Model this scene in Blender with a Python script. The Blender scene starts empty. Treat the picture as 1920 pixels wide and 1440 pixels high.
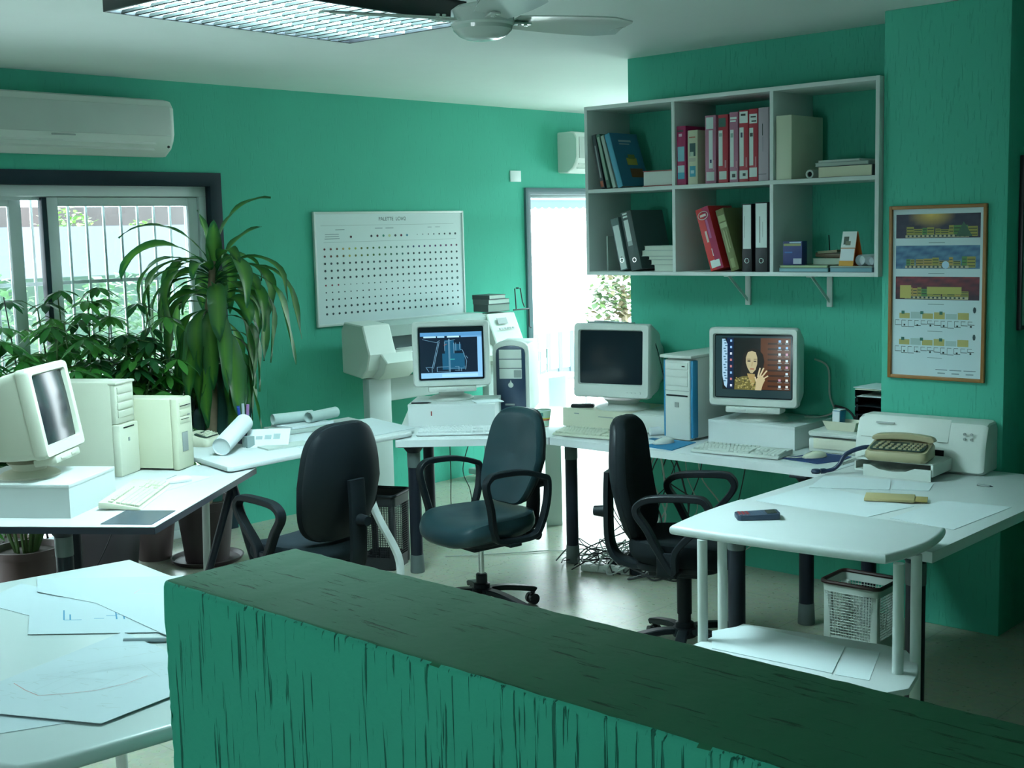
import bpy, bmesh, math, random
from mathutils import Matrix, Vector
from math import radians as R, sin, cos, pi
SC = bpy.context.scene
COL = SC.collection
# ------------------------------------------------------------------ camera, world, exposure
cam = bpy.data.cameras.new('camera'); co = bpy.data.objects.new('camera', cam); COL.objects.link(co)
cam.sensor_width = 36.0; cam.lens = 2387.8 / 1920 * 36; cam.clip_start = .02; cam.clip_end = 200
co.matrix_world = Matrix(((0.6780263, 0.1044207, -0.7275827, 0.0000000), (-0.7346275, 0.0632051, -0.6755202, 0.0000000), (-0.0245514, 0.9925228, 0.1195650, 1.8500000), (0.0000000, 0.0000000, 0.0000000, 1.0000000)))
SC.camera = co
SC.view_settings.view_transform = 'Standard'; SC.view_settings.look = 'None'
SC.view_settings.gamma = 1.0; SC.view_settings.exposure = 0.12
try: SC.view_settings.use_curve_mapping = False
except Exception: pass
SC.cycles.use_denoising = True
SC.cycles.max_bounces = 8; SC.cycles.diffuse_bounces = 5; SC.cycles.glossy_bounces = 4; SC.cycles.transmission_bounces = 6
SC.cycles.sample_clamp_indirect = 6.0; SC.cycles.caustics_reflective = False; SC.cycles.caustics_refractive = False
W = bpy.data.worlds.new('overcast_sky'); SC.world = W; W.use_nodes = True
bg = W.node_tree.nodes['Background']; bg.inputs[0].default_value = (.80, .96, 1.0, 1); bg.inputs[1].default_value = 11.0
LAMP = (.64, .97, 1.0); LAMP_POWER = 300.0      # colour and strength of the fluorescent fixtures
def portal(name, loc, rot, sx, sy):
    l = bpy.data.lights.new(name, 'AREA'); l.shape = 'RECTANGLE'; l.size = sx; l.size_y = sy; l.cycles.is_portal = True
    o = bpy.data.objects.new(name, l); o.location = loc; o.rotation_euler = rot; COL.objects.link(o)
portal('window_daylight', (3.0, 6.98, 1.1), (R(-90), 0, 0), 3.3, 2.3)
portal('door_daylight', (8.7, 6.98, 1.05), (R(-90), 0, 0), 2.4, 2.3)
portal('rear_fill_daylight', (-2.62, 2.0, 1.25), (R(90), 0, R(-90)), 1.6, .8)  # portal for the unseen opening added in the rear wall as fill
portal('side_fill_daylight', (11.22, 4.7, 1.6), (R(90), 0, R(90)), 3.0, 1.4)  # portal for the unseen opening added in the far wall as fill

# ------------------------------------------------------------------ materials
MATS = {}
def mat(name, col, rough=.5, metal=0., var=.06, scale=6., bump=0., bscale=60., spec=.5, coat=0., alpha=None):
    if name in MATS: return MATS[name]
    m = bpy.data.materials.new(name); m.use_nodes = True; nt = m.node_tree; b = nt.nodes['Principled BSDF']
    b.inputs['Roughness'].default_value = rough; b.inputs['Metallic'].default_value = metal
    b.inputs['Specular IOR Level'].default_value = spec; b.inputs['Coat Weight'].default_value = coat
    tc = nt.nodes.new('ShaderNodeTexCoord')
    n = nt.nodes.new('ShaderNodeTexNoise'); n.inputs['Scale'].default_value = scale; n.inputs['Detail'].default_value = 4
    nt.links.new(tc.outputs['Object'], n.inputs['Vector'])
    mx = nt.nodes.new('ShaderNodeMix'); mx.data_type = 'RGBA'
    mx.inputs[6].default_value = (*[c * (1 - var) for c in col], 1); mx.inputs[7].default_value = (*[min(1, c * (1 + var)) for c in col], 1)
    nt.links.new(n.outputs['Fac'], mx.inputs[0]); nt.links.new(mx.outputs[2], b.inputs['Base Color'])
    if bump:
        n2 = nt.nodes.new('ShaderNodeTexNoise'); n2.inputs['Scale'].default_value = bscale; n2.inputs['Detail'].default_value = 3
        nt.links.new(tc.outputs['Object'], n2.inputs['Vector'])
        bp = nt.nodes.new('ShaderNodeBump'); bp.inputs['Strength'].default_value = bump; bp.inputs['Distance'].default_value = .002
        nt.links.new(n2.outputs['Fac'], bp.inputs['Height']); nt.links.new(bp.outputs[0], b.inputs['Normal'])
    MATS[name] = m; return m
def attr_mat(name, rough=.6, emit=0., trans=0.):
    m = bpy.data.materials.new(name); m.use_nodes = True; nt = m.node_tree; b = nt.nodes['Principled BSDF']
    a = nt.nodes.new('ShaderNodeAttribute'); a.attribute_name = 'Col'
    b.inputs['Roughness'].default_value = rough
    if emit:
        nt.links.new(a.outputs['Color'], b.inputs['Emission Color']); b.inputs['Emission Strength'].default_value = emit
        b.inputs['Base Color'].default_value = (.01, .01, .012, 1)
    else: nt.links.new(a.outputs['Color'], b.inputs['Base Color'])
    if trans:
        out = nt.nodes['Material Output']; t = nt.nodes.new('ShaderNodeBsdfTranslucent'); nt.links.new(a.outputs['Color'], t.inputs['Color'])
        ms = nt.nodes.new('ShaderNodeMixShader'); ms.inputs[0].default_value = trans
        nt.links.new(b.outputs[0], ms.inputs[1]); nt.links.new(t.outputs[0], ms.inputs[2]); nt.links.new(ms.outputs[0], out.inputs[0])
    MATS[name] = m; return m
def plaster(name, col, stretch, depth, dark, gscale=9., thr=.40):
    """rough-cast plaster: trowel scores running along one axis (stretch = per-axis coordinate scale)"""
    m = bpy.data.materials.new(name); m.use_nodes = True; nt = m.node_tree; b = nt.nodes['Principled BSDF']; L = nt.links.new
    b.inputs['Roughness'].default_value = .7; b.inputs['Specular IOR Level'].default_value = .15
    tc = nt.nodes.new('ShaderNodeTexCoord'); mp = nt.nodes.new('ShaderNodeMapping'); mp.inputs['Scale'].default_value = stretch
    L(tc.outputs['Object'], mp.inputs['Vector'])
    n = nt.nodes.new('ShaderNodeTexNoise'); n.inputs['Scale'].default_value = gscale; n.inputs['Detail'].default_value = 5; n.inputs['Roughness'].default_value = .6
    n.inputs['Distortion'].default_value = .35
    L(mp.outputs[0], n.inputs['Vector'])
    rp = nt.nodes.new('ShaderNodeValToRGB'); rp.color_ramp.elements[0].position = thr - .06; rp.color_ramp.elements[1].position = thr
    L(n.outputs['Fac'], rp.inputs[0])
    n3 = nt.nodes.new('ShaderNodeTexNoise'); n3.inputs['Scale'].default_value = 1.6; n3.inputs['Detail'].default_value = 4; L(tc.outputs['Object'], n3.inputs['Vector'])
    mx0 = nt.nodes.new('ShaderNodeMix'); mx0.data_type = 'RGBA'; mx0.inputs[6].default_value = (*[c * .92 for c in col], 1); mx0.inputs[7].default_value = (*[c * 1.07 for c in col], 1)
    L(n3.outputs['Fac'], mx0.inputs[0])
    mx = nt.nodes.new('ShaderNodeMix'); mx.data_type = 'RGBA'; mx.inputs[6].default_value = (*[c * dark for c in col], 1)  # scores coloured darker to stand for the shade in their depth
    L(rp.outputs[0], mx.inputs[0]); L(mx0.outputs[2], mx.inputs[7]); L(mx.outputs[2], b.inputs['Base Color'])
    n4 = nt.nodes.new('ShaderNodeTexNoise'); n4.inputs['Scale'].default_value = 45; n4.inputs['Detail'].default_value = 3; L(tc.outputs['Object'], n4.inputs['Vector'])
    ad = nt.nodes.new('ShaderNodeMath'); ad.operation = 'MULTIPLY_ADD'; ad.inputs[1].default_value = .25; L(n4.outputs['Fac'], ad.inputs[0]); L(rp.outputs[0], ad.inputs[2])
    bp = nt.nodes.new('ShaderNodeBump'); bp.inputs['Strength'].default_value = .9; bp.inputs['Distance'].default_value = depth
    L(ad.outputs[0], bp.inputs['Height']); L(bp.outputs[0], b.inputs['Normal']); MATS[name] = m; return m
GREEN = (.088, .46, .34)
wallA_m = plaster('green_plaster', GREEN, (16, 16, 1.6), .0010, .97, 7., .40)
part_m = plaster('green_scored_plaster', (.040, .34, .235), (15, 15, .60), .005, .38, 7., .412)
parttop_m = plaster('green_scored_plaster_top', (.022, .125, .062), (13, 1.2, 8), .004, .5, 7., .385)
ceil_m = mat('white_ceiling_paint', (.80, .86, .84), .7, var=.02, bump=.25, bscale=9)
white = mat('white_laminate', (.80, .84, .85), .32, var=.015)
whitep = mat('white_painted_metal', (.74, .78, .77), .4, var=.02)
beige = mat('aged_beige_plastic', (.72, .72, .60), .48, var=.03, bump=.15, bscale=300)
beige2 = mat('pale_grey_plastic', (.70, .74, .70), .45, var=.03, bump=.15, bscale=300)
beigeK = mat('keyboard_cream_plastic', (.76, .75, .60), .5, var=.03)
greyp = mat('mid_grey_plastic', (.33, .36, .35), .5)
black = mat('black_plastic', (.007, .010, .013), .45, var=.15, spec=.16)
blackm = mat('black_metal', (.012, .013, .016), .35, var=.1)
legm = mat('dark_powder_coat', (.008, .011, .02), .45, var=.1, spec=.3)
legfoot = mat('grey_foot_sleeve', (.10, .13, .13), .5)
fabric = mat('black_chair_fabric', (.006, .009, .011), .95, var=.2, scale=200, bump=.4, bscale=500, spec=.15)
fabric2 = mat('dark_seat_cloth', (.022, .032, .042), .85, var=.2, scale=200, bump=.4, bscale=500, spec=.2)
leather = mat('dark_leatherette', (.012, .032, .040), .36, var=.1, bump=.2, bscale=250, spec=.3)
chrome = mat('steel', (.7, .72, .72), .22, metal=1.)
alu = mat('white_aluminium', (.66, .72, .74), .4, var=.02)
slate = mat('slate_blue_trim', (.010, .024, .036), .5, var=.05, spec=.25)
slate_glow = mat('glow_lit_slate_trim', (.07, .14, .155), .5, var=.05)  # trim slate lightened in colour for the glow around the door
glass_dark = mat('dark_crt_glass', (.010, .016, .022), .12, var=.05, spec=.32)
bluem = mat('blue_plastic', (.02, .22, .42), .45)
navy = mat('navy_mat_cloth', (.015, .045, .16), .8)
sky_mat = mat('blue_mat_cloth', (.03, .22, .42), .8)
darkblue = mat('dark_blue_plastic', (.018, .04, .085), .3, coat=.3)
vellum = mat('drawing_vellum', (.46, .56, .60), .6, var=.02)
paper = mat('white_paper', (.80, .87, .90), .7, var=.02)
greylam = mat('grey_laminate', (.50, .58, .58), .34, var=.015)
terracotta = mat('terracotta', (.16, .085, .065), .8, var=.15, bump=.4)
greypot = mat('grey_pot_plastic', (.12, .10, .12), .6, var=.08)
soil = mat('soil', (.03, .02, .012), .95, var=.4, bump=1.)
bark = mat('plant_bark', (.22, .17, .11), .85, var=.25, scale=30, bump=.8, bscale=40)
wood = mat('oak_frame', (.30, .13, .03), .4, var=.15, scale=25)
shelfm = mat('shelf_white_board', (.62, .70, .68), .45, var=.02)
cable_b = mat('black_cable', (.015, .015, .018), .5)
cable_w = mat('grey_cable', (.45, .48, .45), .5)
PRINT = attr_mat('printed_surface', .6); SCREEN = attr_mat('lit_screen', .2, emit=1.0); LEAF = attr_mat('leaf', .42, trans=.28)
# floor: pale speckled polished tiles
fm = bpy.data.materials.new('polished_terrazzo'); fm.use_nodes = True; nt = fm.node_tree; b = nt.nodes['Principled BSDF']; tc = nt.nodes.new('ShaderNodeTexCoord')
v = nt.nodes.new('ShaderNodeTexVoronoi'); v.inputs['Scale'].default_value = 45; nt.links.new(tc.outputs['Object'], v.inputs['Vector'])
n = nt.nodes.new('ShaderNodeTexNoise'); n.inputs['Scale'].default_value = 3; n.inputs['Detail'].default_value = 6; nt.links.new(tc.outputs['Object'], n.inputs['Vector'])
mx = nt.nodes.new('ShaderNodeMix'); mx.data_type = 'RGBA'; mx.inputs[6].default_value = (.36, .37, .28, 1); mx.inputs[7].default_value = (.48, .50, .41, 1)
nt.links.new(n.outputs['Fac'], mx.inputs[0])
mx2 = nt.nodes.new('ShaderNodeMix'); mx2.data_type = 'RGBA'; mx2.blend_type = 'MULTIPLY'; mx2.inputs[0].default_value = .12
nt.links.new(mx.outputs[2], mx2.inputs[6]); nt.links.new(v.outputs['Color'], mx2.inputs[7])
br = nt.nodes.new('ShaderNodeTexBrick'); br.offset = 0; br.inputs['Scale'].default_value = 1; br.inputs['Brick Width'].default_value = .6; br.inputs['Row Height'].default_value = .6
br.inputs['Mortar Size'].default_value = .003; br.inputs['Color1'].default_value = (1, 1, 1, 1); br.inputs['Color2'].default_value = (1, 1, 1, 1); br.inputs['Mortar'].default_value = (.8, .8, .78, 1)
nt.links.new(tc.outputs['Object'], br.inputs['Vector'])
mx3 = nt.nodes.new('ShaderNodeMix'); mx3.data_type = 'RGBA'; mx3.blend_type = 'MULTIPLY'; mx3.inputs[0].default_value = 1
nt.links.new(mx2.outputs[2], mx3.inputs[6]); nt.links.new(br.outputs['Color'], mx3.inputs[7]); nt.links.new(mx3.outputs[2], b.inputs['Base Color'])
n5 = nt.nodes.new('ShaderNodeTexNoise'); n5.inputs['Scale'].default_value = 40; nt.links.new(tc.outputs['Object'], n5.inputs['Vector'])
mr = nt.nodes.new('ShaderNodeMapRange'); mr.inputs[3].default_value = .20; mr.inputs[4].default_value = .42; b.inputs['Specular IOR Level'].default_value = .2; nt.links.new(n5.outputs['Fac'], mr.inputs[0]); nt.links.new(mr.outputs[0], b.inputs['Roughness'])
MATS['floor'] = fm
# window glass: clear, mostly transparent, with a fresnel reflection
gm = bpy.data.materials.new('window_glass'); gm.use_nodes = True; nt = gm.node_tree; nt.nodes.remove(nt.nodes['Principled BSDF'])
t = nt.nodes.new('ShaderNodeBsdfTransparent'); t.inputs[0].default_value = (.93, .97, .97, 1); g = nt.nodes.new('ShaderNodeBsdfGlossy'); g.inputs['Roughness'].default_value = .02
fr = nt.nodes.new('ShaderNodeFresnel'); fr.inputs[0].default_value = 1.45; ms = nt.nodes.new('ShaderNodeMixShader')
nt.links.new(fr.outputs[0], ms.inputs[0]); nt.links.new(t.outputs[0], ms.inputs[1]); nt.links.new(g.outputs[0], ms.inputs[2]); nt.links.new(ms.outputs[0], nt.nodes['Material Output'].inputs[0])
MATS['glass'] = gm
# fluorescent glow
def glow(name, col, s):
    m = bpy.data.materials.new(name); m.use_nodes = True; b = m.node_tree.nodes['Principled BSDF']
    b.inputs['Emission Color'].default_value = (*col, 1); b.inputs['Emission Strength'].default_value = s; b.inputs['Base Color'].default_value = (.8, .8, .8, 1); MATS[name] = m; return m
tube_m = glow('fluorescent_tube', LAMP, LAMP_POWER); tube_dim = glow('fluorescent_tube_dim', LAMP, LAMP_POWER * .15)  # second tube is only turned down, for the added fill fixture

# ------------------------------------------------------------------ mesh helpers
def rrect(w, h, r, n=5):
    p = []
    for cx, cy, a0 in ((w/2-r, h/2-r, 0), (-w/2+r, h/2-r, 90), (-w/2+r, -h/2+r, 180), (w/2-r, -h/2+r, 270)):
        for i in range(n + 1):
            a = R(a0 + 90 * i / n); p.append((cx + r*cos(a), cy + r*sin(a)))
    return p
class MB:
    """collects shapes; obj() links them as ONE mesh object"""
    def __init__(s): s.bm = bmesh.new(); s.cl = s.bm.loops.layers.float_color.new('Col'); s.M = Matrix.Identity(4)
    def merge(s, b, mi=0, col=None, M=None):
        for f in b.faces: f.material_index = mi
        cl = b.loops.layers.float_color.get('Col') or b.loops.layers.float_color.new('Col')
        c = (*(col or (.8, .8, .8)), 1)
        for f in b.faces:
            for l in f.loops: l[cl] = c
        b.transform(s.M @ M if M is not None else s.M)
        me = bpy.data.meshes.new('t'); b.to_mesh(me); b.free(); s.bm.from_mesh(me); bpy.data.meshes.remove(me); return s
    def box(s, c, d, bev=0., rot=None, mi=0, col=None, seg=2):
        b = bmesh.new(); bmesh.ops.create_cube(b, size=1); bmesh.ops.scale(b, vec=d, verts=b.verts)
        if bev: bmesh.ops.bevel(b, geom=b.edges[:], offset=bev, segments=seg, affect='EDGES', profile=.5)
        M = Matrix.Translation(c)
        if rot is not None: M = M @ (Matrix.Rotation(rot[2], 4, 'Z') @ Matrix.Rotation(rot[1], 4, 'Y') @ Matrix.Rotation(rot[0], 4, 'X'))
        return s.merge(b, mi, col, M)
    def prism(s, pts, z0, z1, bev=0., mi=0, col=None, M=None, seg=2):
        b = bmesh.new(); vs = [b.verts.new((p[0], p[1], z0)) for p in pts]; f = b.faces.new(vs); 
        r = bmesh.ops.extrude_face_region(b, geom=[f]); ev = [g for g in r['geom'] if isinstance(g, bmesh.types.BMVert)]
        bmesh.ops.translate(b, vec=(0, 0, z1 - z0), verts=ev); bmesh.ops.recalc_face_normals(b, faces=b.faces)
        if bev:
            es = [e for e in b.edges if abs(e.verts[0].co.z - e.verts[1].co.z) < 1e-6]
            bmesh.ops.bevel(b, geom=es, offset=bev, segments=seg, affect='EDGES', profile=.5)
        return s.merge(b, mi, col, M)
    def cyl(s, p0, p1, r0, r1=None, seg=16, mi=0, col=None, caps=True):
        p0 = Vector(p0); p1 = Vector(p1); d = p1 - p0; b = bmesh.new()
        bmesh.ops.create_cone(b, cap_ends=caps, segments=seg, radius1=r0, radius2=r0 if r1 is None else r1, depth=d.length)
        return s.merge(b, mi, col, Matrix.Translation((p0 + p1) / 2) @ d.to_track_quat('Z', 'Y').to_matrix().to_4x4())
    def tube(s, pts, r, seg=8, closed=False, mi=0, col=None, sm=0, flat=None):
        P = [Vector(p) for p in pts]
        if sm: P = spline(P, sm, closed)
        n = len(P); rr = r if isinstance(r, (list, tuple)) else [r] * n
        if len(rr) != n: rr = [rr[min(len(rr)-1, int(i*(len(rr)-1)/(n-1)+.5))] for i in range(n)]
        b = bmesh.new(); rings = []; up = None
        for i, p in enumerate(P):
            a = P[(i-1) % n] if (closed or i) else P[0]; c = P[(i+1) % n] if (closed or i < n-1) else P[-1]
            t = (c - a).normalized() if (c - a).length > 1e-9 else Vector((0, 0, 1))
            if up is None:
                up = Vector((0, 0, 1)) if abs(t.z) < .9 else Vector((1, 0, 0))
                if flat is not None: up = Vector(flat)
            up = (up - t * up.dot(t)).normalized(); sd = t.cross(up)
            fx = 1.
            rings.append([b.verts.new(p + (up * cos(2*pi*k/seg) + sd * sin(2*pi*k/seg)*fx) * rr[i]) for k in range(seg)])
        m = n if closed else n - 1
        for i in range(m):
            A, B = rings[i], rings[(i+1) % n]
            for k in range(seg): b.faces.new((A[k], A[(k+1) % seg], B[(k+1) % seg], B[k]))
        if not closed: b.faces.new(rings[0][::-1]); b.faces.new(rings[-1])
        bmesh.ops.recalc_face_normals(b, faces=b.faces)
        return s.merge(b, mi, col)
    def ribbon(s, pts, w, th, nrm, mi=0, col=None, sm=0, closed=False):
        """rectangular bar swept along a path lying in a plane with normal nrm"""
        P = [Vector(p) for p in pts]
        if sm: P = spline(P, sm, closed)
        N = Vector(nrm).normalized(); n = len(P); b = bmesh.new(); rings = []
        for i, p in enumerate(P):
            a = P[(i-1) % n] if (closed or i) else P[0]; c = P[(i+1) % n] if (closed or i < n-1) else P[-1]
            t = (c - a).normalized(); q = t.cross(N).normalized(); e = .32
            rings.append([b.verts.new(p + N*x*w/2 + q*y*th/2) for x, y in ((1-e*.6, 1), (-1+e*.6, 1), (-1, 1-e), (-1, -1+e), (-1+e*.6, -1), (1-e*.6, -1), (1, -1+e), (1, 1-e))])
        m = n if closed else n - 1
        for i in range(m):
            A, B = rings[i], rings[(i+1) % n]
            for k in range(8): b.faces.new((A[k], A[(k+1) % 8], B[(k+1) % 8], B[k]))
        if not closed: b.faces.new(rings[0][::-1]); b.faces.new(rings[-1])
        bmesh.ops.recalc_face_normals(b, faces=b.faces)
        return s.merge(b, mi, col)
    def lathe(s, prof, seg=32, mi=0, col=None, M=None):
        b = bmesh.new(); rings = []
        for r, z in prof: rings.append([b.verts.new((r*cos(2*pi*k/seg), r*sin(2*pi*k/seg), z)) for k in range(seg)])
        for i in range(len(rings)-1):
            for k in range(seg): b.faces.new((rings[i][k], rings[i][(k+1) % seg], rings[i+1][(k+1) % seg], rings[i+1][k]))
        bmesh.ops.remove_doubles(b, verts=b.verts, dist=1e-6); bmesh.ops.recalc_face_normals(b, faces=b.faces)
        return s.merge(b, mi, col, M)
    def loft(s, rings, mi=0, col=None, cap0=True, cap1=True):
        b = bmesh.new(); rs = [[b.verts.new(p) for p in r] for r in rings]; n = len(rs[0])
        for A, B in zip(rs, rs[1:]):
            for k in range(n): b.faces.new((A[k], A[(k+1) % n], B[(k+1) % n], B[k]))
        if cap0: b.faces.new(rs[0][::-1])
        if cap1: b.faces.new(rs[-1])
        bmesh.ops.recalc_face_normals(b, faces=b.faces)
        return s.merge(b, mi, col)
    def poly(s, pts, col=(.8, .8, .8), mi=0):
        f = s.bm.faces.new([s.bm.verts.new(s.M @ Vector(p)) for p in pts]); f.material_index = mi
        for l in f.loops: l[s.cl] = (*col, 1)
        return s
    def grid(s, rows, colf, mi=0):
        """rows: list of lists of points; colf(i,j)->rgb"""
        vs = [[s.bm.verts.new(s.M @ Vector(p)) for p in r] for r in rows]
        for i in range(len(rows)-1):
            for j in range(len(rows[0])-1):
                f = s.bm.faces.new((vs[i][j], vs[i][j+1], vs[i+1][j+1], vs[i+1][j])); f.material_index = mi
                for l, (a, c) in zip(f.loops, ((i, j), (i, j+1), (i+1, j+1), (i+1, j))): l[s.cl] = (*colf(a, c), 1)
        return s
    def obj(s, name, m, parent=None, ang=38, loc=None, rot=None):
        me = bpy.data.meshes.new(name); s.bm.to_mesh(me); s.bm.free()
        for x in (m if isinstance(m, (list, tuple)) else [m]): me.materials.append(x)
        for p in me.polygons: p.use_smooth = True
        me.set_sharp_from_angle(angle=R(ang))
        o = bpy.data.objects.new(name, me); COL.objects.link(o)
        if parent is not None: o.parent = parent
        if loc is not None: o.location = loc
        if rot is not None: o.rotation_euler = rot
        return o
def spline(P, k, closed=False):
    out = []; n = len(P); m = n if closed else n - 1
    for i in range(m):
        a = P[(i-1) % n] if (closed or i) else P[0]; b = P[i]; c = P[(i+1) % n]; d = P[(i+2) % n] if (closed or i < n-2) else P[-1]
        for j in range(k):
            t = j / k; out.append(.5*((2*b) + (c-a)*t + (2*a-5*b+4*c-d)*t*t + (3*b-a-3*c+d)*t**3))
    if not closed: out.append(P[-1])
    return out
def text_mesh(txt, size):
    cu = bpy.data.curves.new('lettering', 'FONT'); cu.body = txt; cu.size = size; cu.align_x = 'CENTER'
    o = bpy.data.objects.new('lettering', cu); COL.objects.link(o); dg = bpy.context.evaluated_depsgraph_get()
    me = bpy.data.meshes.new_from_object(o.evaluated_get(dg)); bpy.data.objects.remove(o); bpy.data.curves.remove(cu); return me
def add_text(mb, txt, size, M, col):
    me = text_mesh(txt, size); b = bmesh.new(); b.from_mesh(me); bpy.data.meshes.remove(me); mb.merge(b, 0, col, M)
def tag(o, label, cat, group=None, kind=None):
    o['label'] = label; o['category'] = cat
    if group: o['group'] = group
    if kind: o['kind'] = kind
    return o
def thing(name, label, cat, loc=(0, 0, 0), rz=0., group=None):
    o = bpy.data.objects.new(name, None); o.empty_display_size = .1; COL.objects.link(o); o.location = loc; o.rotation_euler = (0, 0, rz)
    return tag(o, label, cat, group)
def struct(name, mb, m, ang=38):
    o = mb.obj(name, m, ang=ang); o['kind'] = 'structure'; return o
def face(az): return R(az + 90)      # local -Y faces azimuth az (degrees, from world +X)
def rnd(a, b): return random.uniform(a, b)
random.seed(7)
# ================================================================== THE ROOM
CEIL = 2.79
m = MB(); m.box((4.3, 1.9, -.05), (13.8, 10.16, .1)); struct('floor', m, MATS['floor'])
m = MB(); m.box((4.3, 1.9, CEIL + .05), (13.8, 10.16, .1)); struct('ceiling', m, ceil_m)
def slab(m, x0, x1, y0, y1, z0, z1, **k): return m.box(((x0+x1)/2, (y0+y1)/2, (z0+z1)/2), (x1-x0, y1-y0, z1-z0), **k)
m = MB(); YA = 6.78
for x0, x1, z0, z1 in ((-2.6, 1.2, 0, CEIL), (4.60, 7.53, 0, CEIL), (9.9, 11.2, 0, CEIL), (1.2, 4.60, 2.19, CEIL), (7.53, 9.9, 2.15, CEIL)):
    slab(m, x0, x1, YA, YA + .2, z0, z1)
struct('wall_left', m, wallA_m)
m = MB(); slab(m, 5.83, 6.01, -3.18, 4.466, 0, CEIL); struct('wall_right', m, wallA_m)
m = MB(); slab(m, 5.48, 5.829, 2.17, 2.745, 0, CEIL, bev=.006); struct('wall_pillar', m, wallA_m)
m = MB(); slab(m, -2.6, -2.5, -3.18, 1.2, 0, CEIL); slab(m, -2.6, -2.5, 2.8, 6.78, 0, CEIL); slab(m, -2.6, -2.5, 1.2, 2.8, 0, .85); slab(m, -2.6, -2.5, 1.2, 2.8, 1.65, CEIL); struct('wall_rear', m, wallA_m)
m = MB(); slab(m, -2.5, 5.83, -3.18, -3.08, 0, CEIL); struct('wall_near', m, wallA_m)
m = MB(); slab(m, 11.1, 11.2, -3.18, 3.2, 0, CEIL); slab(m, 11.1, 11.2, 6.2, 6.78, 0, CEIL); slab(m, 11.1, 11.2, 3.2, 6.2, 2.3, CEIL); slab(m, 11.1, 11.2, 3.2, 6.2, 0, .9); slab(m, 6.01, 11.1, -3.18, -3.08, 0, CEIL); struct('wall_far', m, wallA_m)
# foreground half wall, scored plaster, slightly ragged arrises
b_ = bmesh.new(); bmesh.ops.create_cube(b_, size=1); bmesh.ops.scale(b_, vec=(.347, 5.3, 1.15), verts=b_.verts)
bmesh.ops.translate(b_, vec=(1.5565, 2.29 - 2.65, .575), verts=b_.verts)
bmesh.ops.bevel(b_, geom=b_.edges[:], offset=.013, segments=3, affect='EDGES', profile=.5)
for k in range(150):
    yy = 2.29 - .012 - k * .022 if k < 130 else None
    if yy: bmesh.ops.bisect_plane(b_, geom=b_.verts[:] + b_.edges[:] + b_.faces[:], plane_co=(0, yy, 0), plane_no=(0, 1, 0))
for k in range(46):
    bmesh.ops.bisect_plane(b_, geom=b_.verts[:] + b_.edges[:] + b_.faces[:], plane_co=(0, 0, .2 + k * .02), plane_no=(0, 0, 1))
rg = random.Random(3)
for v_ in b_.verts:
    if (abs(v_.co.z - 1.15) < .02) and v_.co.y > -1: v_.co += Vector((rg.uniform(-.0010, .0010), 0, rg.uniform(-.0008, .0008)))
    elif v_.co.y > 2.27: v_.co += Vector((rg.uniform(-.0025, .0025), rg.uniform(-.0025, .0025), 0))
m = MB(); m.merge(b_)
m.bm.normal_update()
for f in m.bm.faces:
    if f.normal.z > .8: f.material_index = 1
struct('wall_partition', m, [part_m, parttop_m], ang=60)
# slate blue trims round the sliding window and the door
m = MB(); m.prism([(1.12, 2.167), (4.584, 2.167), (4.584, 0), (4.667, 0), (4.667, 2.249), (1.12, 2.249)], 0, .072, bev=.002, M=Matrix.Translation((0, YA + .05, 0)) @ Matrix.Rotation(R(90), 4, 'X')); struct('trim_1', m, slate)
m = MB(); m.prism([(7.492, 0), (7.548, 0), (7.548, 2.13), (9.88, 2.13), (9.88, 0), (9.96, 0), (9.96, 2.181), (7.492, 2.181)], 0, .222, bev=.002, M=Matrix.Translation((0, YA + .2, 0)) @ Matrix.Rotation(R(90), 4, 'X')); struct('trim_2', m, slate_glow)
# sliding window (full height): fixed frame + two sashes, each with its glass
m = MB()
slab(m, 1.2, 4.584, YA + .03, YA + .15, 2.105, 2.167, bev=.003); slab(m, 4.535, 4.584, YA + .03, YA + .15, .05, 2.105, bev=.003)
slab(m, 1.2, 4.584, YA + .03, YA + .15, 0, .05, bev=.003); slab(m, 1.2, 1.25, YA + .03, YA + .15, .05, 2.105); slab(m, 1.25, 4.535, YA + .075, YA + .085, 2.085, 2.105)
win = m.obj('window_1', alu); win['kind'] = 'structure'
def sash(x0, x1, y, s, sb=None, name='sash'):
    m = MB(); z0, z1 = .052, 2.10
    slab(m, x0, x0 + s, y - .018, y + .018, z0, z1, bev=.003); slab(m, x1 - s, x1, y - .018, y + .018, z0, z1, bev=.003)
    slab(m, x0 + s, x1 - s, y - .018, y + .018, z1 - .05, z1, bev=.003); slab(m, x0 + s, x1 - s, y - .018, y + .018, z0, z0 + .08, bev=.003)
    o = m.obj(name, alu, win); g = MB(); slab(g, x0 + s, x1 - s, y - .003, y + .003, z0 + .08, z1 - .05); g.obj('window_pane', MATS['glass'], o); return o
sash(3.545, 4.53, YA + .065, .065)
sash(2.05, 3.415, YA + .115, .07)
m = MB(); slab(m, 3.515, 3.545, YA + .05, YA + .10, .06, 2.1, bev=.002); m.obj('sash_seal', slate, win)
for nm, (x0, x1, y0, y1, z0, z1) in (('window_fill_rear', (-2.58, -2.52, 1.2, 2.8, .85, 1.65)), ('window_fill_side', (11.12, 11.18, 3.2, 6.2, .9, 2.3))):  # unseen rear and side openings, added to let in fill light
    m = MB(); f = .045; ym = (y0 + y1)/2
    slab(m, x0, x1, y0, y1, z0, z0 + f); slab(m, x0, x1, y0, y1, z1 - f, z1); slab(m, x0, x1, y0, y0 + f, z0 + f, z1 - f); slab(m, x0, x1, y1 - f, y1, z0 + f, z1 - f); slab(m, x0, x1, ym - f/2, ym + f/2, z0 + f, z1 - f); struct(nm, m, alu)
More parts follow.
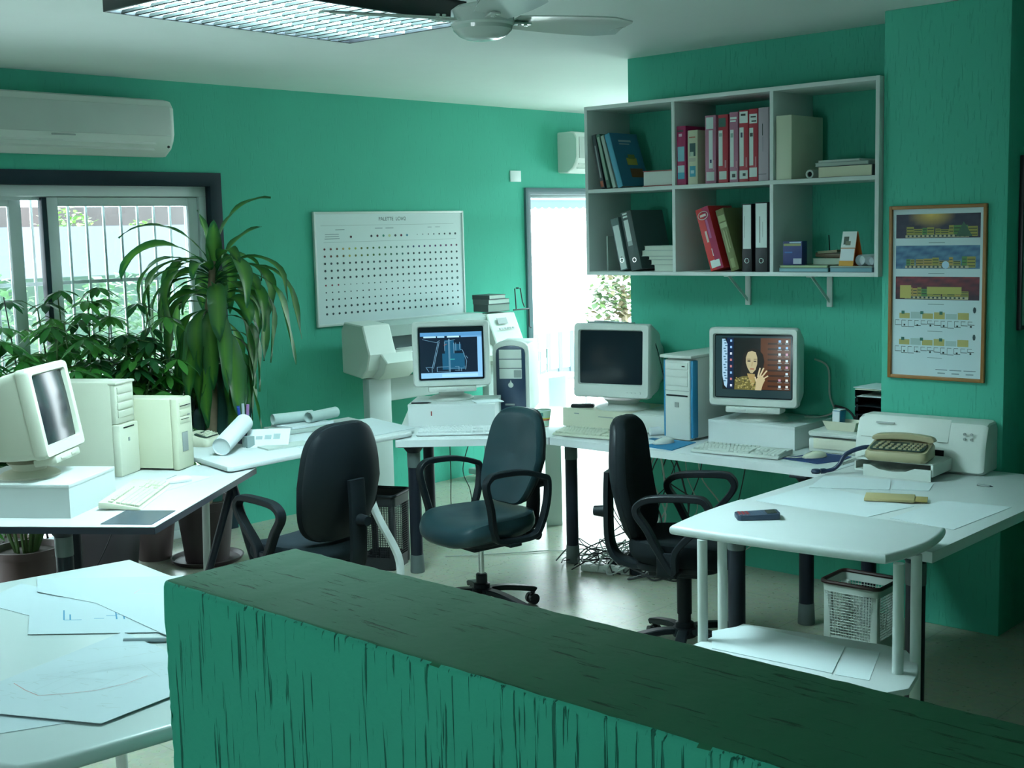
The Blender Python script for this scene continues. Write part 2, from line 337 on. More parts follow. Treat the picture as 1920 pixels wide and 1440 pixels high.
# door beyond: white aluminium reveal lining (the leaf stands open outside the view)
m = MB(); slab(m, 7.548, 7.575, YA + .06, YA + .14, 0, 2.13, bev=.002); slab(m, 7.575, 9.88, YA + .06, YA + .14, 2.105, 2.13, bev=.002)
d1 = m.obj('door_1', alu); d1['kind'] = 'structure'
m = MB()
for z in (1.62, 1.50): m.cyl((7.58, YA + .04, z), (7.58, YA + .04, z + .07), .014, seg=10)
m.obj('hinge', wood, d1)

# ================================================================== OUTSIDE
m = MB(); slab(m, -12, 40, 6.981, 45, -.12, -.02); o = struct('ground_terrace', m, mat('pale_terrace_tiles', (.72, .73, .73), .6, var=.05))
m = MB(); slab(m, -4, 7.0, 6.985, 8.4, 2.36, 2.46); struct('ceiling_shade_roof', m, mat('shade_roof_soffit', (.42, .45, .45), .7, var=.02))  # unseen roof added for the shade it casts outside
# neighbour building: a long pale balcony front above shaded greenery
g = thing('neighbour_building', 'pale neighbouring building with a long lavender white balcony front seen through the window', 'building', (4.6, 19, 0))
m = MB(); m.box((0, -2.9, 1.715), (17, .25, .67), mi=0); m.obj('balcony_front', mat('lavender_render', (.120, .135, .165), .7, var=.02), g)
m = MB(); m.box((0, -.6, .72), (17, .1, 1.4)); m.obj('hedge_wall', mat('pale_green_render', (.12, .20, .15), .8, var=.3, scale=3), g)
m = MB(); m.box((0, -.4, 1.93), (17, .3, .90)); m.obj('wall', mat('brown_render', (.07, .055, .055), .8, var=.3, scale=2), g)
m = MB(); m.box((0, -1.6, 1.42), (17, 2.4, .08)); m.obj('balcony_slab', mat('slab_concrete', (.4, .42, .42), .8), g)
# white security bars outside the window
g = thing('security_grille', 'white vertical security bars fixed outside the sliding window', 'grille', (3.7, 6.95, 0))
m = MB(); [m.box((-.6, .035, z), (3.6, .008, .022), bev=.002) for z in (.12, 1.612, 2.16)]; m.obj('rail', whitep, g)
for k in range(-14, 8):
    m = MB(); m.box((.053 + k * .113, .035, 1.13), (.014, .014, 2.1), bev=.002); m.obj('bar', whitep, g)
m = MB(); m.cyl((3.60, 8.2, -.02), (3.60, 8.2, 2.32), .055, seg=24); tag(m.obj('veranda_post', whitep), 'pale round veranda post standing outside behind the left window pane', 'post')
# leaf clouds
def leaf_cloud(m, n, cen, rad, size, cols, rr, hollow=.2):
    for _ in range(n):
        while True:
            p = Vector((rr.uniform(-1, 1), rr.uniform(-1, 1), rr.uniform(-1, 1)))
            if hollow < p.length < 1: break
        p = Vector((p.x * rad[0], p.y * rad[1], p.z * rad[2])) + Vector(cen)
        a = rr.uniform(0, 2*pi); t = Vector((cos(a), sin(a), rr.uniform(-.9, .5))).normalized(); s = size * rr.uniform(.6, 1.2)
        q = t.cross(Vector((rr.uniform(-.4, .4), rr.uniform(-.4, .4), 1))).normalized() * s * .32; c = rr.choice(cols)
        m.poly([p, p + t * s * .35 + q, p + t * s, p + t * s * .35 - q], c)
def outdoor_tree(name, label, loc, blobs, cols, size, seed, group):
    rr = random.Random(seed); g = thing(name, label, 'tree' if 'tree' in name else 'shrub', loc, 0, group)
    m = MB(); zt = max(b[0][2] for b in blobs)
    m.tube([(0, 0, 0), (.05, 0, zt * .5), (0, 0, zt)], [.07, .05, .03], sm=3)
    for b in blobs: m.tube([(0, 0, zt * .35), (b[0][0] * .6, b[0][1] * .6, (zt * .4 + b[0][2]) / 2), b[0]], [.035, .02, .012], seg=6, sm=3)
    m.obj('trunk', bark, g)
    m = MB()
    for c, rd, n in blobs: leaf_cloud(m, n, c, rd, size, cols, rr)
    m.obj('foliage', LEAF, g)
PG = [(.10, .20, .09), (.13, .25, .11), (.09, .17, .09), (.12, .22, .14)]
outdoor_tree('garden_shrub', 'pale green shrub outside the window, left of the mullion', (5.6, 12.5, -.02), [((-.2, 0, .95), (1.0, .6, .75), 1500)], PG, .13, 1, 'shrubs outside the window')
outdoor_tree('garden_shrub', 'pale green shrub outside behind the window bars, right of the mullion', (7.4, 12.5, -.02), [((0, 0, .75), (1.1, .6, .8), 1700)], PG, .13, 2, 'shrubs outside the window')
outdoor_tree('garden_shrub', 'pale green shrub outside behind the corn plant leaves', (9.0, 12.8, -.02), [((0, 0, .7), (1.1, .6, .85), 1700)], PG, .13, 3, 'shrubs outside the window')
BG = [(.16, .30, .06), (.22, .38, .09), (.14, .27, .08)]
outdoor_tree('balcony_shrub', 'bright green shrub showing above the balcony front outside, nearer the mullion', (9.4, 17.6, 1.46), [((0, 0, .55), (.45, .3, .35), 500)], BG, .11, 4, 'shrubs on the neighbouring balcony')
outdoor_tree('balcony_shrub', 'smaller bright green shrub above the balcony front outside, nearer the corn plant', (10.7, 17.6, 1.46), [((0, 0, .42), (.4, .3, .28), 350)], BG, .11, 5, 'shrubs on the neighbouring balcony')
outdoor_tree('garden_tree', 'leafy tree outside seen through the door below the wall shelf', (12.75, 9.9, -.02), [((0, 0, 1.15), (.45, .4, .40), 650), ((-.25, .1, .75), (.3, .3, .3), 160)], [(.10, .17, .06), (.06, .11, .05), (.16, .22, .10), (.13, .11, .06)], .12, 6, None)
# terrace things seen through the door
g = thing('terrace_fence', 'pale slatted fence standing in glare beyond the open door', 'fence', (12.2, 10.2, 0))
m = MB()
for k in range(22): m.box((-2.3 + k * .22, 0, .30), (.07, .02, .60), bev=.004)
m.obj('slats', mat('grey_blue_slats', (.11, .15, .17), .6), g); m = MB(); m.box((0, .02, .12), (4.9, .02, .06)); m.obj('rail', MATS['grey_blue_slats'], g)  # slats and rail share one even grey-blue
g = thing('planter_box', 'tall grey square planter outside the door beside the computer tower', 'planter', (9.12, 8.0, -.02))
m = MB(); m.prism(rrect(.26, .26, .02), 0, .48, bev=.008); m.prism(rrect(.24, .24, .02), .478, .482); m.obj('box', greyp, g)
g = thing('terrace_chair', 'dark chair standing outside the open door', 'chair', (9.75, 8.35, -.02), R(30))
m = MB(); m.box((0, 0, .40), (.42, .42, .03), bev=.012); m.obj('seat', greyp, g)
m = MB(); m.box((0, .21, .62), (.40, .025, .12), bev=.01); m.box((0, .21, .47), (.40, .025, .06), bev=.01); m.obj('backrest', greyp, g)
for sx, sy in ((-1, -1), (1, -1), (-1, 1), (1, 1)):
    m = MB(); m.cyl((sx*.18, sy*.19, .4 if sy < 0 else .66), (sx*.2, sy*.21, 0), .014, seg=10); m.obj('leg', greyp, g)
g = thing('garden_table', 'small round white table outside the door', 'table', (9.15, 7.45, -.02))
m = MB(); m.lathe([(0, .42), (.2, .42), (.21, .41), (.21, .395), (0, .395)], 32); m.obj('tabletop', whitep, g)
for k in range(3):
    a = 2*pi*k/3 + .5; m = MB(); m.cyl((.13*cos(a), .13*sin(a), .40), (.19*cos(a), .19*sin(a), 0), .012, seg=10); m.obj('leg', whitep, g)
g = thing('door_awning', 'pale awning with a scalloped lower edge outside above the door', 'awning', (8.7, 7.02, 0))
m = MB(); pts = [(-1.3, 2.13), (-1.3, 2.06)]
for k in range(26):
    for j in range(1, 5): pts.append((-1.3 + .1 * (k + j/4), 2.06 - .02 * sin(pi * j/4)))
pts += [(1.3, 2.13)]
m.prism([(a, b) for a, b in pts], 0, .004, M=Matrix.Translation((0, .9, .0)) @ Matrix.Rotation(R(90), 4, 'X')); m.obj('valance', mat('lavender_canvas', (.50, .53, .62), .8, var=.02), g)
m = MB(); m.box((0, .45, 2.16), (2.6, .95, .01), rot=(R(-4), 0, 0)); m.obj('canopy', MATS['lavender_canvas'], g)
# unseen fill lamps added to the ceiling come with the fixtures below

# ================================================================== CEILING FIXTURES
def ceiling_fixture(label, loc, rz, z=2.64, power_m=tube_m):
    g = thing('ceiling_light', label, 'ceiling light', loc, rz, 'louvred fluorescent ceiling lights')
    L_, W_, h = 1.16, .66, .085
    m = MB(); m.box((0, 0, h - .004), (L_, W_, .008)); 
    for s in (-1, 1): m.box((s*(L_/2 - .006), 0, h/2), (.012, W_, h), bev=.002); m.box((0, s*(W_/2 - .006), h/2), (L_ - .024, .012, h), bev=.002)
    m.obj('housing', mat('black_lamp_housing', (.01, .011, .014), .4), g)
    m = MB(); m.box((0, 0, h - .011), (L_ - .03, W_ - .03, .004)); m.obj('reflector', mat('lamp_reflector', (.9, .93, .93), .3), g)
    for s in (-1.5, -.5, .5, 1.5):
        m = MB(); m.cyl((-L_/2 + .03, s*.15, .060), (L_/2 - .03, s*.15, .060), .013, seg=12); m.obj('tube', power_m, g)
    lv = mat('louvre_white_metal', (.5, .55, .56), .3, var=.02); lv2 = mat('louvre_dark_blades', (.010, .012, .012), .6, spec=.05)
    m = MB()
    for s in (-1, 0, 1): m.prism([(-.006, .002), (.006, .002), (.010, .042), (-.010, .042)], -L_/2 + .014, L_/2 - .014, M=Matrix.Translation((0, s*.15, 0)) @ Matrix.Rotation(R(90), 4, 'Z') @ Matrix.Rotation(R(90), 4, 'X'))
    m.obj('louvre', lv, g); m = MB()
    for k in range(1, 20):
        x = -L_/2 + .014 + k * (L_ - .028) / 20; m.prism([(-.007, .002), (.007, .002), (.001, .014), (-.001, .014)], -W_/2 + .014, W_/2 - .014, M=Matrix.Translation((x, 0, 0)) @ Matrix.Rotation(R(90), 4, 'X'))
    m.obj('cross_blades', lv2, g)
    m = MB()
    for sx in (-1, 1): m.cyl((sx*.4, 0, h), (sx*.4, 0, CEIL - z - .004), .006, seg=8)
    m.obj('hanger', blackm, g)
    return g
ceiling_fixture('louvred fluorescent light in a black housing hanging at the top left of the view', (2.99, 3.82, 2.64), R(2.5))
for lo in ((-1.2, 1.0, 2.64),):  # unseen fixture added as fill for the half wall
    ceiling_fixture('louvred fluorescent fill light added unseen on the ceiling behind the viewer', lo, 0, power_m=tube_dim)
ceiling_fixture('louvred fluorescent fill light added out of sight beyond the end of the right wall', (7.7, 4.9, 2.64), 0)  # added unseen to brighten the left wall near the door
# ceiling fan
g = thing('ceiling_fan', 'white ceiling fan hanging beside the fluorescent light', 'ceiling fan', (2.753, 2.638, 2.45))
fanm = mat('white_fan_enamel', (.62, .68, .66), .18, var=.01, coat=.5)
m = MB(); m.cyl((0, 0, .05), (0, 0, CEIL - 2.45 - .003), .013, seg=16); m.lathe([(0, CEIL-2.45-.003), (.055, CEIL-2.45-.003), (.06, CEIL-2.45-.03), (.02, CEIL-2.45-.07), (0, CEIL-2.45-.07)], 24); m.obj('down_rod', fanm, g)
m = MB(); m.lathe([(0, .062), (.03, .06), (.075, .05), (.092, .038), (.094, -.002), (.088, -.008), (.086, -.018), (.070, -.034), (.05, -.043), (.02, -.047), (0, -.047)], 48); m.obj('motor', fanm, g, ang=25)
for az in (-22, 158, -122):
    m = MB(); rows = []
    for i in range(13):
        t = i/12; x = .10 + .41*t; w = (.050 + .028*sin(min(1, t*1.35)*pi*.5))*(1 - .45*max(0, t-.75)/.25); tw = R(-11)
        x2 = x - .03*t if i == 12 else x
        rows.append([(x2 - (.035 if (i == 12 and s > 0) else 0), s*w*cos(tw), s*w*sin(tw) + .004*cos(s*1.5) + zz) for zz, ss in ((0, (-1, -.5, 0, .5, 1)), (-.004, (1, .5, 0, -.5, -1))) for s in ss])
    m.M = Matrix.Rotation(R(az), 4, 'Z') @ Matrix.Translation((0, 0, .012)); m.loft(rows); m.M = Matrix.Identity(4)
    b = m.obj('blade', fanm, g)
    m = MB(); m.M = Matrix.Rotation(R(az), 4, 'Z'); m.box((.11, 0, .006), (.09, .03, .006), bev=.002); [m.cyl((xx, 0, .0), (xx, 0, .022), .006, seg=8) for xx in (.12, .14)]; m.obj('blade_bracket', fanm, b)
# ================================================================== FURNITURE
def tube_leg(name, g, x, y, zt, zb=0, r=.034, flange=True, az=0):
    m = MB(); m.cyl((x, y, zb + .02), (x, y, zt - .012), r, seg=24)
    if flange: m.box((x, y, zt - .006), (.17, .09, .012), bev=.004, rot=(0, 0, R(az))); m.lathe([(0, zt - .012), (.06, zt - .012), (r, zt - .045), (0, zt - .045)], 24, M=Matrix.Translation((x, y, 0)))
    l = m.obj(name, legm, g)
    m = MB(); m.lathe([(0, zb + .001), (r + .005, zb + .001), (r + .006, zb + .01), (r + .002, zb + .10), (0, zb + .10)], 24, M=Matrix.Translation((x, y, 0)))
    m.obj('foot_sleeve', legfoot, l)
    m = MB(); m.lathe([(r + .0015, zt - .125), (r + .002, zt - .12), (r + .002, zt - .05), (r + .0015, zt - .045)], 24, M=Matrix.Translation((x, y, 0))); m.obj('top_sleeve', legfoot, l); return l
TH = .038
def desk(name, label, pts, z, legs, edge=white, th=TH, az=0):
    g = thing(name, label, 'desk', (0, 0, 0))
    cx = sum(p[0] for p in pts)/len(pts); cy = sum(p[1] for p in pts)/len(pts); g.location = (cx, cy, 0)
    L = [(p[0]-cx, p[1]-cy) for p in pts]
    m = MB(); m.prism(L, z - .003, z, bev=.001); m.obj('desktop', white, g)
    m = MB(); m.prism([(x*.9995, y*.9995) for x, y in L], z - th, z - .0031); m.obj('desktop_edge', edge, g)
    for x, y in legs: tube_leg('leg', g, x - cx, y - cy, z - th, az=az)
    return g
# desk under monitors C (angled corner) and B (along the right wall), peninsula
dc = desk('corner_desk', 'angled white corner desk under the monitor showing a line drawing', [(4.504, 5.045), (5.04, 4.425), (5.805, 4.43), (5.98, 5.15), (5.42, 5.93)], .75, [(4.635, 5.045), (5.40, 5.74)], az=-45)
m = MB(); m.box((5.93 - dc.location.x, 5.17 - dc.location.y, .356), (.10, .02, .71), rot=(0, 0, R(-45))); m.obj('side_panel', white, dc)
db = desk('office_desk', 'white desk along the right wall under the wall shelf', [(5.045, 4.42), (5.055, 2.765), (5.82, 2.765), (5.82, 4.425)], .7495, [(5.313, 4.50-.0), (5.13, 2.93)])
pen = desk('side_desk', 'white desk in front of the pillar carrying the large printer', [(3.985, 1.805), (5.47, 1.80), (5.47, 2.755), (4.05, 2.755)], .75, [(4.13, 1.93), (4.17, 2.69), (5.25, 2.68)])
# left desk, dark edging
e = Vector((.811, .585)); n_ = Vector((-.585, .811)); A0 = Vector((2.58, 4.293))
P = [A0, A0 + e*1.235, A0 + e*1.30 + n_*.30, A0 + e*1.30 + n_*1.0, A0 + n_*1.0]
ld = desk('computer_desk', 'white desk with dark edging in front of the window plants', [tuple(p) for p in P], .75, [tuple(A0 + e*.15 + n_*.45), tuple(A0 + e*1.1 + n_*.88), tuple(A0 + e*.15 + n_*.9)], edge=mat('dark_edging', (.012, .018, .035), .4), th=.03, az=36)
c = ld.location
m = MB(); q0 = A0 + e*1.06 + n_*.06; q1 = A0 + e*1.18 + n_*.10
m.cyl((3.36 - c.x, 4.90 - c.y, .715), (3.60 - c.x, 4.98 - c.y, .02), .022, seg=16); m.cyl((3.36 - c.x, 4.90 - c.y, .715), (3.20 - c.x, 5.05 - c.y, .02), .018, seg=12); m.obj('trestle_leg', legm, ld)
# drafting table (top laid over its neighbours)
dt = thing('drafting_table', 'white drafting table covered with drawings between the window plants and the angled desk', 'table', (4.05, 5.4, 0))
m = MB(); c = dt.location
pts = [(3.405, 5.00), (3.425, 4.98), (4.60, 5.043), (4.64, 5.06), (4.80, 5.78), (3.47, 5.72), (3.46, 5.30)]
m.prism([(x - c.x, y - c.y) for x, y in pts], .757, .781, bev=.004); m.obj('tabletop', white, dt)
for (x, y), (x2, y2), rr_ in (((3.98, 5.16), (3.99, 5.14), .02), ((4.55, 5.70), (4.55, 5.72), .02), ((3.72, 5.66), (3.72, 5.70), .02)):
    m = MB(); m.cyl((x - c.x, y - c.y, .756), (x2 - c.x, y2 - c.y, .0), rr_, seg=16); m.obj('leg', whitep, dt)
m = MB(); m.ribbon([(4.27 - c.x, 5.02 - c.y, .756), (4.29 - c.x, 5.0 - c.y, .45), (4.40 - c.x, 4.94 - c.y, .16), (4.40 - c.x, 4.93 - c.y, .002)], .03, .035, (0, 1, .1), sm=6); m.obj('bent_leg', whitep, dt)
m = MB(); m.box((4.1 - c.x, 5.4 - c.y, .740), (.9, .05, .03)); m.obj('rail', whitep, dt)
# trolley
tr = thing('printer_trolley', 'white rolling side table with round legs behind the half wall', 'side table', (3.84, 2.2, 0)); c = tr.location
def bulged(P1, P2, P3, P4, b1, b2, k=10):
    out = []
    for A, B, bb in ((P1, P2, .012), (P2, P3, b1), (P3, P4, .0), (P4, P1, b2)):
        A = Vector(A); B = Vector(B); d = B - A; nn = Vector((d.y, -d.x)).normalized()
        for i in range(k): t = i/k; out.append(tuple(A + d*t + nn*bb*4*t*(1-t)))
    return out
def ccw(p): 
    a = sum(p[i][0]*p[(i+1) % len(p)][1] - p[(i+1) % len(p)][0]*p[i][1] for i in range(len(p))); return p if a > 0 else p[::-1]
def shrink(p, s, cx, cy): return [((x-cx)*s + cx, (y-cy)*s + cy) for x, y in p]
tp = bulged((3.539 - c.x, 2.557 - c.y), (3.617 - c.x, 1.790 - c.y), (4.075 - c.x, 1.80 - c.y), (4.06 - c.x, 2.60 - c.y), .035, .015)
m = MB(); m.prism(ccw(tp), .786, .82, bev=.013, seg=3); m.obj('tabletop', white, tr)
lp = [(q[0] - c.x, q[1] - c.y) for q in ((3.4658, 2.4354, 0.43), (3.3776, 1.9504, 0.43), (3.4681, 1.7294, 0.43), (3.5649, 1.6815, 0.43), (3.7051, 1.7181, 0.43), (3.8077, 1.7663, 0.43), (3.892, 1.847, 0.43), (3.8989, 1.9268, 0.43), (3.8034, 2.4279, 0.43))]
m = MB(); m.prism(ccw(lp), .405, .43, bev=.008); m.obj('lower_shelf', white, tr)
tl = [(3.5559, 2.4315, 0.43), (3.6647, 1.7685, 0.43), (3.8014, 1.7742, 0.43), (3.7483, 2.4777, 0.43)]
for p in tl:
    m = MB(); m.cyl((p[0] - c.x, p[1] - c.y, .786), (p[0] - c.x, p[1] - c.y, .05), .0175, seg=24)
    l = m.obj('leg', whitep, tr); m = MB(); m.cyl((p[0] - c.x - .012, p[1] - c.y, .026), (p[0] - c.x + .012, p[1] - c.y, .026), .024, seg=16); m.obj('castor', blackm, l)
# foreground table
ft = thing('plan_table', 'white table with rounded corners covered in drawings, bottom left beside the half wall', 'table', (1.7, 3.25, 0)); c = ft.location
q = [(2.262, 3.93), (1.22, 4.11), (1.135, 2.60), (1.16, 2.535), (1.22, 2.51), (2.12, 2.40)]
m = MB(); m.prism(ccw([(x - c.x, y - c.y) for x, y in q]), .712, .75, bev=.016, seg=4); m.obj('tabletop', greylam, ft)
for x, y, x2, y2 in ((1.30, 2.72, 1.36, 2.66), (2.02, 2.62, 2.06, 2.56), (2.08, 3.78, 2.12, 3.82), (1.34, 3.92, 1.30, 3.98)):
    m = MB(); m.cyl((x - c.x, y - c.y, .712), (x2 - c.x, y2 - c.y, 0), .020, seg=16); m.obj('leg', whitep, ft)
m = MB(); m.box((1.66 - c.x, 2.70 - c.y, .69), (.8, .03, .04)); m.box((1.7 - c.x, 3.8 - c.y, .69), (.8, .03, .04)); m.obj('apron', whitep, ft)
# chairs -------------------------------------------------------------
def chair(name, label, loc, az, bm_, sm_, arms='loop', seat_z=.47, back_top=1.0, back_w=.42, back_h=.47, base_rot=0., recline=8, lift_m=None, sw=1.0, lr=.025):
    """local -Y is the way the sitter faces"""
    g = thing(name, label, 'office chair', loc, face(az), None)
    # seat cushion: lofted, waterfall front
    m = MB(); rings = []
    def outline(s, z, dz=0):
        o_ = []
        for k in range(40):
            a = 2*pi*k/40; ca, sa = cos(a), sin(a)
            x = .235 * sw * abs(ca)**.62 * (1 if ca > 0 else -1) * s; y = .235 * sw * abs(sa)**.62 * (1 if sa > 0 else -1) * s
            fr = max(0, -y - .08); o_.append((x * (1 - .12*max(0, y)/.235), y - .01, z - fr*fr*1.6 + .22*x*x*(1 if dz else 0) + (.10*max(0, y-.12) if dz else 0)))
        return o_
    for s, z, dz in ((.80, seat_z - .095, 0), (.93, seat_z - .075, 0), (.99, seat_z - .05, 0), (1.0, seat_z - .025, 0), (.965, seat_z - .004, 1), (.86, seat_z + .004, 1), (.5, seat_z - .004, 1), (.12, seat_z - .008, 1)): rings.append(outline(s, z, dz))
    m.loft(rings); m.obj('seat', sm_, g, ang=50)
    m = MB(); m.prism(rrect(.36, .36, .08), seat_z - .12, seat_z - .086, bev=.01); m.box((0, .02, seat_z - .14), (.16, .24, .05), bev=.01); m.obj('seat_pan', black, g)
    # backrest: curved shell
    zc = back_top - back_h/2; rows = []; nu, nv = 18, 16
    def bp(u, v, off):   # u,v in -1..1
        wz = 1 - .16*max(0, v) - .10*max(0, -v)
        x = u * back_w/2 * wz; z = v * back_h/2
        y = .235 + z*math.tan(R(recline)) + off - .055*(1 - u*u)*0 + .045*(-(u*u)) + .02*cos(v*2.2)
        return (x, y, zc + z)
    m = MB(); P2 = []
    sup = []
    for k in range(48):
        a = 2*pi*k/48; ca, sa = cos(a), sin(a); ex = .55
        sup.append((abs(ca)**ex * (1 if ca > 0 else -1), abs(sa)**ex * (1 if sa > 0 else -1)))
    rings = []
    for s, off in ((.05, -.030), (.5, -.030), (.85, -.028), (.96, -.022), (1.0, -.006), (1.0, .012), (.97, .024), (.9, .030), (.5, .034), (.05, .034)): rings.append([bp(u*s, v*s, off) for u, v in sup])
    m.loft(rings); m.obj('backrest', bm_, g, ang=50)
    # back shell + support bar
    m = MB(); rings = []
    for s, off in ((.98, .0215), (.98, .034), (.9, .045), (.5, .050), (.05, .050)): rings.append([bp(u*s, v*s, off) for u, v in sup])
    m.loft(rings); m.obj('back_shell', black, g, ang=50)
    m = MB(); m.ribbon([(0, .06, seat_z - .135), (0, .25, seat_z - .13), (0, .325, seat_z - .06), (0, .335, zc - .12), (0, .33, zc + .02)], .085, .028, (1, 0, 0), sm=6); m.obj('back_support', black, g)
    m = MB(); m.cyl((-.0, .345, zc - .16), (-.0, .40, zc - .16), .028, .022, seg=16); m.cyl((.06, .24, seat_z - .12), (.15, .24, seat_z - .12), .024, seg=16); m.obj('adjustment_knob', black, g)
    # arms
    for s in (-1, 1):
        x = s*.27; m = MB()
        if arms == 'loop':
            pts = [(x - s*.02, -.10, seat_z - .06), (x, -.135, seat_z + .08), (x, -.16, seat_z + .185), (x, -.14, seat_z + .225), (x, -.09, seat_z + .238), (x, .05, seat_z + .232), (x, .17, seat_z + .20), (x, .205, seat_z + .17), (x, .195, seat_z + .06), (x, .15, seat_z - .05), (x - s*.005, .10, seat_z - .085), (x - s*.02, -.04, seat_z - .085)]
            m.ribbon(pts, .038, .026, (1, 0, 0), sm=5, closed=True)
        else:
            pts = [(x, -.02, seat_z - .09), (x, -.03, seat_z - .0), (x, -.12, seat_z + .10), (x, -.165, seat_z + .165), (x, -.155, seat_z + .205), (x, -.11, seat_z + .222), (x, .06, seat_z + .215), (x, .125, seat_z + .19), (x, .135, seat_z + .15), (x, .09, seat_z + .085), (x, .045, seat_z + .0)]
            m.ribbon(pts, .046, .028, (1, 0, 0), sm=5, closed=True); m.box((x, .01, seat_z - .06), (.03, .08, .10), bev=.008)
        m.box((s*.20, 0, seat_z - .105), (.16, .07, .018), bev=.004); m.obj('armrest', black, g)
    # column and base
    m = MB(); m.lathe([(0, seat_z - .13), (.048, seat_z - .13), (.055, seat_z - .15), (.052, seat_z - .165), (0, seat_z - .165)][::-1], 24); m.cyl((0, 0, .19), (0, 0, seat_z - .15), .0145 if lift_m else lr, seg=20); lf = m.obj('gas_lift', lift_m or black, g)
    m = MB(); m.lathe([(0, .085), (.038, .085), (.040, .09), (.040, .15), (.028, .155), (.028, .195), (.024, .20), (0, .20)], 24); m.obj('lift_cover', black, g)
    m = MB()
    for k in range(5):
        a = 2*pi*k/5 + R(base_rot); d = Vector((cos(a), sin(a), 0)); m.ribbon([d*.02 + Vector((0, 0, .115)), d*.12 + Vector((0, 0, .112)), d*.27 + Vector((0, 0, .082)), d*.295 + Vector((0, 0, .072))], .046, .026, d.cross(Vector((0, 0, 1))), sm=4)
    m.lathe([(0, .09), (.05, .09), (.055, .1), (.05, .13), (0, .135)], 24); bs = m.obj('star_base', black, g)
    for k in range(5):
        a = 2*pi*k/5 + R(base_rot); m = MB(); p = Vector((.285*cos(a), .285*sin(a), .028)); q = Vector((-sin(a), cos(a), 0))
        for s in (-1, 1): m.cyl(p + q*s*.006, p + q*s*.026, .0275, seg=20)
        m.cyl(p - q*.01, p + q*.01, .012, seg=10); m.cyl(p + Vector((0, 0, .005)), p + Vector((0, 0, .055)), .009, seg=10); m.box(p + Vector((0, 0, .018)), (.03, .03, .03), bev=.01, rot=(0, 0, a)); m.obj('castor', blackm, bs)
    return g
chair('office_chair', 'dark leatherette office chair with chrome column turned to the left, centre of the room', (4.31, 4.235, 0), 171, leather, leather, 'loop', seat_z=.495, back_top=.985, back_h=.46, recline=15, sw=1.08, lift_m=chrome, base_rot=-62)
chair('office_chair', 'black cloth office chair seen from behind, at the left desk', (3.56, 4.60, 0), 92, fabric, fabric2, 'tri', back_top=1.03, back_h=.54, back_w=.46, base_rot=10)
chair('office_chair', 'black cloth office chair in profile facing right, tucked behind the white side table', (4.41, 3.11, 0), -68, fabric, fabric, 'tri', seat_z=.53, back_top=1.045, back_h=.53, back_w=.44, base_rot=42, lr=.032)
# black mesh bin
def bin_(name, label, loc, rz, w, d, h, taper, wall_m, rim_m, holes):
    g = thing(name, label, 'waste bin', loc, rz); m = MB(); n = 6
    def ring(s, z): return [(x*s, y*s, z) for x, y in rrect(w, d, .03, n)]
    # wire lattice walls
    base = ring(taper, .0); top = ring(1., h); N = len(base)
    per = []
    def sidept(u, z):
        s = taper + (1-taper)*z/h; L_ = [Vector((x*s, y*s, z)) for x, y in rrect(w, d, .03, n)]
        tot = [0]
        for i in range(N): tot.append(tot[-1] + (L_[(i+1) % N] - L_[i]).length)
        q = u % 1 * tot[-1]
        for i in range(N):
            if tot[i+1] >= q: t = (q - tot[i])/(tot[i+1]-tot[i]); return L_[i].lerp(L_[(i+1) % N], t)
        return L_[0]
    nv = holes[0]; nh = holes[1]; z0, z1 = .05*h/.3, h*.86
    for i in range(nv):
        u = i/nv; m.cyl(sidept(u, z0), sidept(u, z1), holes[2], seg=4, caps=False)
    for j in range(nh):
        z = z0 + (z1-z0)*j/(nh-1); m.tube([sidept(k/40, z) for k in range(40)], holes[2], seg=4, closed=True)
    m.obj('mesh_wall', wall_m, g)
    m = MB()
    s0 = taper; s1 = taper + (1-taper)*z0/h; s2 = taper + (1-taper)*z1/h
    t = .004
    m.loft([ring(s0, 0), ring(s1, z0), [(x*.985, y*.985, z) for x, y, z in ring(s1, z0)], [(x*.985, y*.985, .004) for x, y, z in ring(s0, 0)]])
    m.loft([ring(s2, z1), ring(1, h), [(x*.985, y*.985, z) for x, y, z in ring(1, h)], [(x*.985, y*.985, z) for x, y, z in ring(s2, z1)], ring(s2, z1)], cap0=False, cap1=False)
    for k in range(4):
        cx, cy = (w/2-.02)*(1 if k % 2 else -1), (d/2-.02)*(1 if k > 1 else -1); m.box((cx*.95, cy*.95, h*.45), (.035, .035, h*.85), bev=.008)
    m.obj('basket_body', wall_m, g)
    m = MB(); m.tube([(x*1.015, y*1.015, h) for x, y in rrect(w, d, .03, n)], .009, seg=8, closed=True); m.obj('rim', rim_m, g)
bin_('waste_basket', 'white plastic lattice waste basket with a dark rim under the desk', (5.02, 2.60, 0), R(2), .22, .27, .29, .86, mat('white_basket_plastic', (.55, .60, .56), .5), mat('dark_red_rim', (.03, .008, .008), .4), (66, 17, .0016))
bin_('waste_basket', 'black mesh waste bin behind the left office chair', (4.62, 5.30, 0), R(25), .24, .24, .42, .9, mat('black_bin', (.012, .014, .018), .5), black, (60, 24, .0013))
# black leg at the right edge
g = thing('folding_stand', 'black square post of a stand at the far right edge beside the pillar', 'stand', (5.50, 2.035, 0))
m = MB(); m.box((-.02, -.05, .385), (.04, .10, .765), bev=.004); m.obj('post', blackm, g); m = MB(); m.box((.12, -.14, .78), (.30, .26, .02), bev=.004); m.box((.22, -.22, .385), (.04, .04, .765), bev=.004); m.obj('top', blackm, g)

